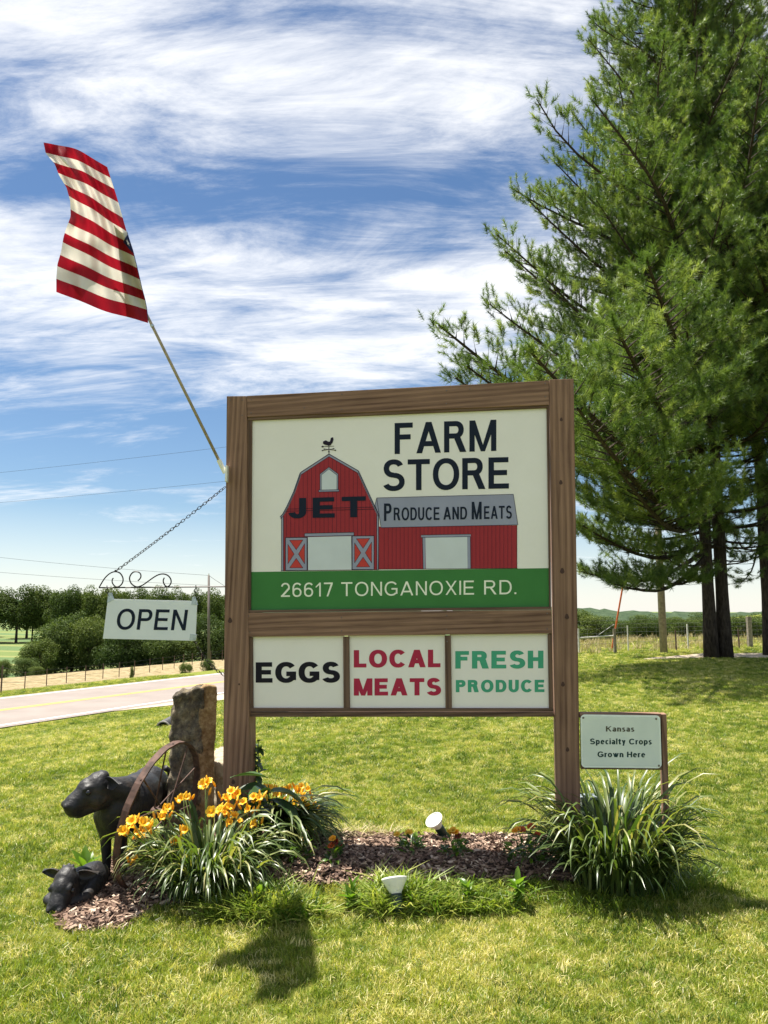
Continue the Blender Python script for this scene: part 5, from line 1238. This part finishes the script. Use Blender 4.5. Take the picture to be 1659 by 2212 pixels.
for i_, (x, y, w_) in enumerate([(1010, 1962, 'leafy weed at the front of the bed, right of the nearer spotlight'), (560, 1975, 'leafy weed in front of the left daylilies'), (760, 1968, 'leafy weed left of the nearer spotlight'), (1120, 1958, 'leafy weed beside the right daylilies')]):
    g_ = G(x, y)
    leafy('leafy_weed', (g_.x, g_.y), w_, 'weed', [(random.uniform(0, 6.28), random.uniform(.0, .11), random.uniform(.35, .75), random.uniform(-1.2, -.1)) for _ in range(18)], brights, .10, 'leafy weeds along the front of the bed')
# ------------------------------------------------------------------ white pines on the right
def spray(name, nn, L, w, m, twig=.16):
    v = []; f = []
    for i in range(nn):
        z0 = random.uniform(-.3, 1) * twig; a = random.uniform(0, 6.28); el = random.uniform(.15, 1.35) if z0 < twig * .7 else random.uniform(.6, 1.57)
        d = Vector((math.cos(a) * math.cos(el), math.sin(a) * math.cos(el), math.sin(el))); l_ = L * random.uniform(.7, 1.1)
        sd = d.orthogonal().normalized(); sd = Matrix.Rotation(random.uniform(0, 6.28), 3, d) @ sd; p = Vector((0, 0, z0)); q = p + d * l_ + Vector((0, 0, -.012)); b0 = len(v)
        v += [p - sd * w * .3, p + sd * w * .5, q]; f.append((b0, b0 + 1, b0 + 2))
    me = bpy.data.meshes.new(name); me.from_pydata([tuple(x) for x in v], [], f); me.update(); me.materials.append(m); return bpy.data.objects.new(name, me)
def pine(name, X, Y, H, r0, label, reach, h0=2.6, tips=(), whorl=.50, seed=1, azr=None, group='tall white pines at the right', spacing=.30):
    R = random.Random(seed); z0 = tzf(X, Y); t = thing(name, label, 'pine tree', (X, Y, z0), group)
    b = MB(); pts = []; rr = []
    for i in range(24):
        u = i / 23; pts.append(Vector((.5 * math.sin(u * 5 + seed) * u * u, .5 * math.cos(u * 4 + seed) * u * u, u * H - .15))); rr.append(r0 * (1 - u * .93) * (1 + .22 * math.exp(-u * 60)) * (1 + .05 * math.sin(i * 2.1)))
    b.tube(pts, rr, 14); b.build('trunk', M['bark'], t, True)
    br = MB(); P = []; D = []
    def limb_path(h, az, L, rise, sag):
        out_ = []
        for i in range(9):
            u = i / 8; r_ = L * u; z = h + L * (rise * u - sag * 4 * u * (1 - u) * .5 + .10 * u ** 3)
            out_.append(Vector((math.cos(az + .10 * math.sin(u * 4 + h)) * r_, math.sin(az + .10 * math.sin(u * 4 + h)) * r_, z)))
        return out_
    def dress(path, L, start=.33, dens=1.0, rb=None):
        rb = rb or max(.02, .011 * L + .01)
        br.tube(path, [rb * (1 - .85 * i / 8) + .004 for i in range(9)], 5, caps=False)
        u = start
        while u < 1.0:
            f_ = u * 8; i = min(int(f_), 7); p = path[i].lerp(path[i + 1], f_ - i); tn = (path[i + 1] - path[i]).normalized()
            for sg in (-1, 1):
                if R.random() < .10: continue
                l2 = (.30 + (1 - u) * .40 * L) * R.uniform(.6, 1.1); l2 = min(l2, 2.6)
                sd = tn.cross(Vector((0, 0, 1))).normalized() * sg; d2 = (tn * R.uniform(.55, .9) + sd * R.uniform(.55, .95) + Vector((0, 0, R.uniform(-.05, .30)))).normalized()
                e = p + d2 * l2 + Vector((0, 0, .10 * l2)); br.tube([p, p.lerp(e, .5) - Vector((0, 0, .03 * l2)), e], [rb * .35 * (1 - u * .5) + .004, .006, .003], 3, caps=False)
                k_ = .25 + R.random() * .2
                while k_ < l2 + .1:
                    c = p.lerp(e, min(1, k_ / l2)); s3 = Vector((R.gauss(0, .09), R.gauss(0, .09), R.gauss(.04, .07))); P.append(c + s3); D.append((d2 * .6 + Vector((R.gauss(0, .45), R.gauss(0, .45), R.uniform(.25, .9)))).normalized()); k_ += spacing / dens * R.uniform(.7, 1.3)
            u += .36 / L * R.uniform(.75, 1.25)
        e = path[-1]; tn = (path[-1] - path[-2]).normalized()
        for k_ in range(7): P.append(e + Vector((R.gauss(0, .09), R.gauss(0, .09), R.gauss(0, .07))) - tn * R.uniform(-.1, .4)); D.append((tn * .8 + Vector((R.gauss(0, .3), R.gauss(0, .3), R.uniform(.1, .6)))).normalized())
    h = h0
    while h < H - .8:
        nl = 5 if h > 7 else 3; a0 = R.uniform(0, 6.28)
        for i in range(nl):
            az = a0 + i * 6.283 / nl + R.uniform(-.3, .3)
            if azr and not azr(az, h): continue
            L = reach(h, az) * (R.uniform(.55, 1.06) if R.random() < .75 else R.uniform(.3, .6))
            if L < .5: continue
            u = h / H; rise = -.02 + .42 * u + R.uniform(-.05, .07); dress(limb_path(h, az, L, rise, .16 * (1 - u) + .02), L, .14 if h > 8 else .35, 1.25 if h > 7 else .9)
        h += whorl * R.uniform(.8, 1.3)
    for (px_, py_, dY, h_base) in tips:
        e = at(px_, py_, Y + dY) - Vector((X, Y, z0)); hb = h_base; st = Vector((0, 0, hb)); L = (e - st).length; path = []
        for i in range(9):
            u = i / 8; p = st.lerp(e, u) - Vector((0, 0, L * .09 * math.sin(math.pi * u) * (1 if u < .9 else .6))); p += Vector((0, .10 * math.sin(u * 7), 0)); path.append(p)
        dress(path, L, .38, 1.35)
    br.build('branches', M['bark'], t)
    P = np.array([p[:] for p in P]); D = np.array([d_[:] for d_ in D]); n = len(P)
    rot = np.stack([np.zeros(n), np.arccos(np.clip(D[:, 2], -1, 1)), np.arctan2(D[:, 1], D[:, 0])], 1); g_ = np.random.default_rng(seed)
    hue = np.clip(g_.normal(.45, .2, n) + .13 * vnoise(P, 1.2, seed), 0, 1)
    o = scatter('crown', P, rot, g_.uniform(.8, 1.35, n), g_.integers(0, 4, n), hue, [spray('needle_spray', 84, .165, .0125, M['needle'], .20) for _ in range(4)], t, 'stuff')
    o['label'] = 'long needled evergreen crown'; return n
PY = 24.5
def zof(y): return at(1540, y, PY).z
pA = at(1537, 1420, PY); gA = G(1537, 1424); pB = at(1568, 1420, PY)
ky = [zof(y) for y in (1290, 1230, 1130, 1000, 820, 720, 650, 540, 430, 340, 240, 80, -60, -400)]
kr = [2.5, 3.9, 4.1, 5.0, 7.2, 7.8, 6.9, 6.4, 5.5, 4.6, 4.0, 3.3, 2.2, .6]
def reachA(h, az):
    r_ = float(np.interp(h, ky, kr)); c = math.cos(az)
    return r_ * (1.0 if c < 0 else .80) * (1.35 if math.sin(az) < -.55 and h < 14 else 1.0)
nA = pine('pine_tree', pA.x, PY, 27.5, .205, 'left of the two close pine trunks, its boughs reaching far over the sign', reachA, 3.0, seed=3, spacing=.17,
          tips=[(1270, 78, -1.5, 17.4), (1300, 62, 1, 18.0), (1236, 240, -1.5, 14.0), (1197, 345, -2, 12.6), (1140, 428, -2, 11.0), (1092, 540, -2.5, 9.4), (1058, 655, -2.5, 8.0), (948, 700, -7, 6.6), (985, 815, -6, 5.6), (1010, 790, -6.5, 6.2), (1150, 760, -11, 7), (1250, 880, -11, 5.5), (1330, 700, -11, 8), (1400, 560, -10, 10), (1330, 1000, -9, 4.6), (1252, 1130, -5, 3.6), (1258, 1235, -4, 3.4), (1330, 1262, -4.5, 3.2), (1120, 790, -3.5, 6.4), (1180, 600, -3.5, 8.5), (1290, 430, -4, 11), (1430, 1255, -4, 3.3), (1270, 960, -3, 5.0), (1262, 1060, -3.5, 4.4)])
nB = pine('pine_tree', pB.x + .03, PY + .1, 26.0, .215, 'right of the two close pine trunks at the lawn edge', lambda h, az: reachA(h, az) * (.55 if math.cos(az) < -.3 else .95), 3.1, seed=8, spacing=.19)
pc_ = at(1668, 1410, PY + 1.5)
nC = pine('pine_tree', pc_.x, PY + 1.5, 25.0, .25, 'pine at the right picture edge with only its trunk side showing', lambda h, az: reachA(h, az) * (.62 if math.cos(az) < -.3 else .8), 3.6, seed=15, spacing=.22, tips=[(1600, 1262, -1.5, 4.2), (1480, 700, -6.5, 9.5), (1560, 480, -6.5, 12), (1500, 880, -6, 7.5), (1400, 620, -7, 9.5)])
print('sprays', nA, nB, nC, 'grass', len(X))

# ------------------------------------------------------------------ broad leaved trees and hedges far off
def crown_mesh(seed, n=7000, q=.020, zc=.58, zr=.38, lo=-.7, blobs=30):
    r_ = np.random.default_rng(seed); C_ = []
    for i in range(blobs):
        a = r_.uniform(0, 6.28); el = r_.uniform(lo, 1); rad = .36 * math.sqrt(1 - el ** 2 * .85) * r_.uniform(.45, 1); C_.append((math.cos(a) * rad, math.sin(a) * rad, zc + (zr - .10) * el, r_.uniform(.09, .19)))
    C_ = np.array(C_); k_ = r_.choice(blobs, n, p=C_[:, 3] ** 2 / (C_[:, 3] ** 2).sum()); d = r_.normal(size=(n, 3)); d /= np.linalg.norm(d, axis=1)[:, None]
    P = C_[k_, :3] + d * C_[k_, 3:4] * r_.uniform(.72, 1.10, n)[:, None]
    nrm = d * .7 + r_.normal(size=(n, 3)) * .6 + np.array([0, 0, .35]); nrm /= np.linalg.norm(nrm, axis=1)[:, None]; u = np.cross(nrm, r_.normal(size=(n, 3))); u /= np.linalg.norm(u, axis=1)[:, None]; w = np.cross(nrm, u); s_ = (q * r_.uniform(.6, 1.4, n))[:, None]
    P[:, 2] = np.clip(P[:, 2], .0, None)
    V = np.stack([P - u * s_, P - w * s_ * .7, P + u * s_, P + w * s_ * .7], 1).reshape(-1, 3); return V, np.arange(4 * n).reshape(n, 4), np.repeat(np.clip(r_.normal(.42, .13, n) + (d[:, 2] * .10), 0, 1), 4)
variants = []
for sd in range(8):
    V, Fq, hu = crown_mesh(40 + sd, 12000, .0135, *((.58, .40, -.75) if sd < 4 else (.42, .46, -1)), 30 if sd < 4 else 44)
    o = mesh_np('crown', V, Fq, M['tree']); a = o.data.attributes.new('hue', 'FLOAT', 'POINT'); a.data.foreach_set('value', hu.astype(np.float32))
    b = MB(); b.tube([(0, 0, -.05), (0, 0, .2), (.01, 0, .45)], [.028, .02, .012], 7)
    for k_ in range(6):
        an = k_ * 1.05 + sd; b.tube([(0, 0, .22 + .03 * k_), (math.cos(an) * .12, math.sin(an) * .12, .40 + .03 * k_), (math.cos(an) * .22, math.sin(an) * .22, .56)], [.011, .007, .003], 5)
    tr_ = b.build('trunk', M['bark']); variants.append((o.data, tr_.data)); bpy.data.objects.remove(o); bpy.data.objects.remove(tr_)
ordn = ['leftmost', 'second from the left', 'third from the left', 'fourth from the left', 'fifth from the left', 'sixth from the left', 'seventh from the left', 'eighth from the left', 'ninth from the left', 'tenth from the left', 'eleventh from the left', 'twelfth from the left', 'thirteenth from the left', 'fourteenth from the left', 'fifteenth from the left', 'sixteenth from the left', 'seventeenth from the left', 'eighteenth from the left', 'nineteenth from the left', 'twentieth from the left']
def trees(lst, dist, name, cat, what, group, low=False):
    for i, e in enumerate(sorted(lst)):
        x, top, wpx = e[:3]; Y = dist + (e[3] if len(e) > 3 else random.uniform(-3, 3)); X_ = at(x, 1330, Y).x; z = tzf(X_, Y); ht = at(x, top, Y).z - z; wd = wpx / F * Y
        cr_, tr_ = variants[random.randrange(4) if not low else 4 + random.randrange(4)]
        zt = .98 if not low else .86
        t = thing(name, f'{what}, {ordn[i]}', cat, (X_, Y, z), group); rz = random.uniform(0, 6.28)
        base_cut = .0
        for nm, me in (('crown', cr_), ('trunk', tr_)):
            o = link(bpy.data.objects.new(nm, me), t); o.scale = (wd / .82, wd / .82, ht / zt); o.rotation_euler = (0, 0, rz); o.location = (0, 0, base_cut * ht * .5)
far = [(-70, 1276, 75), (-20, 1272, 70), (38, 1268, 72), (72, 1272, 50), (97, 1270, 58), (125, 1283, 50), (150, 1268, 58), (178, 1275, 50), (202, 1270, 55), (234, 1271, 55), (262, 1278, 50), (290, 1273, 56), (315, 1277, 48), (340, 1271, 50), (384, 1271, 44), (432, 1275, 48), (473, 1274, 55), (520, 1276, 70)]
trees([(x, y, w * 1.35) for x, y, w in far], 165, 'tree', 'tree', 'tall dark tree in the far row behind the fields', 'tall trees beyond the far field')
trees([(355, 1284, 60), (408, 1290, 60), (250, 1290, 70), (-40, 1290, 80), (60, 1292, 90), (150, 1288, 90)], 185, 'tree', 'tree', 'hazy tree filling a gap behind the far row', 'trees behind the far row')
near = [(95, 1383, 75, 0), (125, 1345, 80, 3), (160, 1327, 90, 6), (195, 1335, 80, 4), (228, 1337, 80, 8), (268, 1362, 90, 2), (312, 1368, 80, 4), (352, 1372, 80, 3), (395, 1376, 70, 4), (440, 1330, 72, 6), (478, 1345, 70, 5), (520, 1330, 90, 6), (290, 1340, 70, 14), (350, 1345, 80, 14)]
trees([(x, y, w * 1.15, d_) for x, y, w, d_ in near], 82, 'bushy_tree', 'tree', 'bushy mid green tree in the thicket beyond the road', 'trees of the thicket beyond the road', True)
trees([(10, 1426, 44, 0), (58, 1422, 60, 2), (84, 1440, 34, -4), (-40, 1420, 60, 0), (404, 1432, 30, -14), (290, 1440, 9, -21), (452, 1425, 34, -12)], 72, 'bush', 'bush', 'low light green bush near the hay strip', 'low bushes by the hay strip', True)
rt = [(1190, 1322, 90), (1250, 1320, 70), (1285, 1332, 66), (1320, 1335, 60), (1352, 1340, 66), (1385, 1330, 60), (1415, 1336, 55), (1445, 1334, 66), (1480, 1336, 60), (1515, 1326, 64), (1560, 1334, 70), (1605, 1330, 70), (1650, 1326, 80), (1700, 1328, 90), (1760, 1326, 90)]
trees([(x, y, w * 1.25) for x, y, w in rt], 45, 'hedge_tree', 'tree', 'leafy green tree in the hedge behind the right fence', 'hedge trees behind the right fence', True)
# wooded hills on the horizon
def hill(name, pts, Y, depth, label):
    v = []; f = []; m_ = 90
    for i in range(m_ + 1):
        u = i / m_; x = pts[0][0] + (pts[-1][0] - pts[0][0]) * u; y = float(np.interp(x, [p[0] for p in pts], [p[1] for p in pts])); top = at(x, y, Y)
        for j in range(9):
            w = j / 8; hgt = math.sin(w * math.pi / 2) ; r_ = random.uniform(-1, 1)
            v.append((top.x * (1 + .0 * w), Y - depth * (1 - w) + random.uniform(-3, 3), -8 + (top.z + 8) * hgt + r_ * 1.0 * w))
    for i in range(m_):
        for j in range(8): q_ = i * 9 + j; f.append((q_, q_ + 9, q_ + 10, q_ + 1))
    o = mesh_obj(name, v, f, M['hill']); o['kind'] = 'structure'; o['label'] = label; return o
k = NT('far_woodland'); P_ = k.n('ShaderNodeNewGeometry').outputs['Position']; n_ = k.noise(P_, .25, 6, .75)
M['hill'] = k.finish(k.bsdf(k.ramp(n_, [(0.35, (0.0338, 0.0553, 0.035)), (0.65, (0.0788, 0.1105, 0.063))]), .95, 0, k.bump(n_, 1.5), 0))
hill('wooded_hill', [(900, 1322), (1180, 1312), (1248, 1314), (1300, 1317), (1340, 1320), (1400, 1324), (1480, 1324), (1600, 1325), (1800, 1322), (2300, 1322)], 420, 120, 'low wooded hill on the right horizon')
hill('wooded_hill', [(-900, 1300), (-200, 1296), (0, 1296), (200, 1300), (400, 1304), (600, 1306), (900, 1312)], 460, 150, 'low wooded hill behind the far trees on the left')

# ------------------------------------------------------------------ fences, poles, wires
def cat_wire(p, q, sag, n=14): return [Vector(p).lerp(Vector(q), i / n) - Vector((0, 0, sag * 4 * (i / n) * (1 - i / n))) for i in range(n + 1)]
# roadside fence on the left
fx = [(-50, 1504), (2, 1497.5), (53, 1489), (100, 1481), (143, 1475.5), (184, 1471), (222, 1466), (257, 1462.5), (290, 1458), (323, 1452.5), (351, 1447), (376, 1444), (396, 1440), (415, 1437), (435, 1434), (455, 1431), (480, 1428), (510, 1425)]
fs = thing('roadside_fence', 'thin wire fence on rusty posts along the hay strip beyond the road', 'fence', G(180, 1471)); fb = G(180, 1471)
tops = []
for (x, y) in fx:
    g_ = G(x, y); hgt = 1.15; b = MB(); b.tube([g_ - Vector((0, 0, .1)), g_ + Vector((0, 0, hgt))], .034, 6); kid(b.build('fence_post', M['tpost'], fs), fb); tops.append(g_)
for kz in (.45, .78, 1.08):
    b = MB(); b.tube([g_ + Vector((0, 0, kz)) for g_ in tops], .0085, 4, caps=False); kid(b.build('wire', M['wire'], fs), fb)
# tall dry grass strip and woven wire fence on the right
def drygrass(px_list, n, label, smin=.8, smax=1.5):
    ds = [tuft('dry_stalks', 14, .30, .012, .12, l_, M['straw'], 3) for l_ in (.3, .6, .9)]
    return weed_zone('dry_grass', px_list, n, ds, smin, smax, .55)
o = drygrass([(1180, 1419), (1300, 1415), (1500, 1405), (1700, 1398), (1700, 1388), (1180, 1398)], 2600, ''); o['label'] = 'tall dry grass growing along the right fence'
rf0 = G(1330, 1411); rf = thing('woven_wire_fence', 'woven wire fence with mixed posts behind the pines', 'fence', rf0)
rposts = [(1180, 1418, 1357, .035, 'white_post'), (1251, 1414, 1358, .03, 'white_post'), (1329, 1411, 1358, .06, 'fence_wood'), (1357.5, 1407, 1351, .022, 'white_post'), (1461, 1407, 1360, .028, 'tpost'), (1487, 1404, 1348, .03, 'white_post'), (1621, 1400, 1332, .115, 'fence_wood'), (1597, 1402, 1358, .028, 'tpost'), (1720, 1398, 1335, .1, 'fence_wood')]
line = []
for (x, yb, yt, r_, mm) in sorted(rposts):
    g_ = G(x, yb); tp = at(x, yt, g_.y); b = MB(); b.tube([g_ - Vector((0, 0, .1)), Vector((g_.x, g_.y, tp.z))], r_, 8 if r_ > .05 else 6); kid(b.build('fence_post', M[mm], rf), rf0); line.append(g_)
for kz in (.35, .55, .72, .88, 1.02, 1.16): b = MB(); b.tube([g_ + Vector((0, 0, kz)) for g_ in line], .0055, 4, caps=False); kid(b.build('wire', M['fence_wire'], rf), rf0)
b = MB(); vw = []
for a_, c_ in zip(line[:-1], line[1:]):
    L = (c_ - a_).length; n_ = int(L / .32)
    for i in range(1, n_): p = a_.lerp(c_, i / n_); b.tube([p + Vector((0, 0, .1)), p + Vector((0, 0, 1.02))], .003, 3, caps=False)
o = kid(b.build('wire_mesh', M['fence_wire'], rf), rf0); o['kind'] = 'stuff'
b = MB(); pa = G(1251, 1414); pbb = G(1329, 1411); b.tube([pa + Vector((0, 0, .58)), pbb + Vector((0, 0, .62))], .03, 6); kid(b.build('brace_rail', M['white_post'], rf), rf0)
b = MB(); b.tube([pa.lerp(pbb, .5) + Vector((0, 0, .62)), pbb + Vector((0, 0, 1.02))], .016, 6); kid(b.build('brace_wire', M['fence_wire'], rf), rf0)
# poles and overhead wires
ug = G(1434, 1412); up = thing('utility_pole', 'pale wooden utility pole rising into the pine boughs', 'utility pole', ug)
b = MB(); b.tube([(0, 0, -.2), (0, 0, 4), (0.02, 0, 9.6)], [.13, .12, .09], 12); b.build('shaft', M['util'], up, True)
b = MB(); b.box((0, -.12, 9.2), (2.2, .09, .11)); b.build('crossarm', M['util'], up)
gw0 = G(1321, 1406); gtop = ug + Vector((0, 0, 8.6))
gy = thing('guy_wire', 'orange sleeved guy wire slanting up to the pale utility pole', 'guy wire', gw0)
d_ = (gtop - gw0); b = MB(); b.tube([Vector((0, 0, -.05)), d_], .008, 5); b.build('wire', M['wire'], gy)
b = MB(); b.tube([d_ * .01, d_ * .30], .034, 8); b.build('guard_sleeve', M['orange'], gy)
lp = at(453, 1400, 62); lpz = tzf(lp.x, lp.y); lt = at(451, 1243, 62)
p2_ = thing('utility_pole', 'thin grey utility pole seen behind the bracket arm near the sign', 'utility pole', (lp.x, lp.y, lpz))
b = MB(); b.tube([(0, 0, -.2), (lt.x - lp.x, 0, lt.z - lpz)], [.12, .085], 10); b.build('shaft', simple('dark_grey_pole', (.12, .10, .09), .8), p2_, True)
b = MB(); b.tube([(lt.x - lp.x - .05, -.1, lt.z - lpz - 1.5), (lt.x - lp.x, -.1, lt.z - lpz - .1)], .15, 8) if False else b.tube([(lt.x - lp.x, 0, lt.z - lpz - .02), (lt.x - lp.x, 0, lt.z - lpz + .15)], .04, 8); b.build('insulator', M['white_post'], p2_)
def wire(p, q, sag, label, r_=.02):
    b = MB(); b.tube(cat_wire(p, q, sag, 24), r_, 4, caps=False); o = b.build('overhead_wire', M['wire']); toplocal(o, p); tag(o, label, 'wire', 'overhead power lines'); return o
wire(at(-700, 1078, 48), ug + Vector((-1.0, -.12, 9.3)), .5, 'highest of the thin overhead wires crossing the sky left of the sign', .006)
wire(at(-700, 1130, 48), ug + Vector((0, 0, 7.9)), .5, 'second highest thin overhead wire left of the sign', .006)
wire(at(-900, 1055, 80), lt, 1.2, 'overhead wire sloping down to the top of the thin pole', .014)
wire(at(-900, 1120, 80), lt - Vector((0, 0, .8)), 1.0, 'lower overhead wire sloping down just under the one on the pole top', .014)
wire(lt, at(600, 1320, 72), .3, 'short wire running from the thin pole down behind the sign', .014)
wire(ug + Vector((1.0, -.12, 9.3)), at(1760, 1180, 30), .3, 'overhead wire leaving the pale pole to the right', .006)
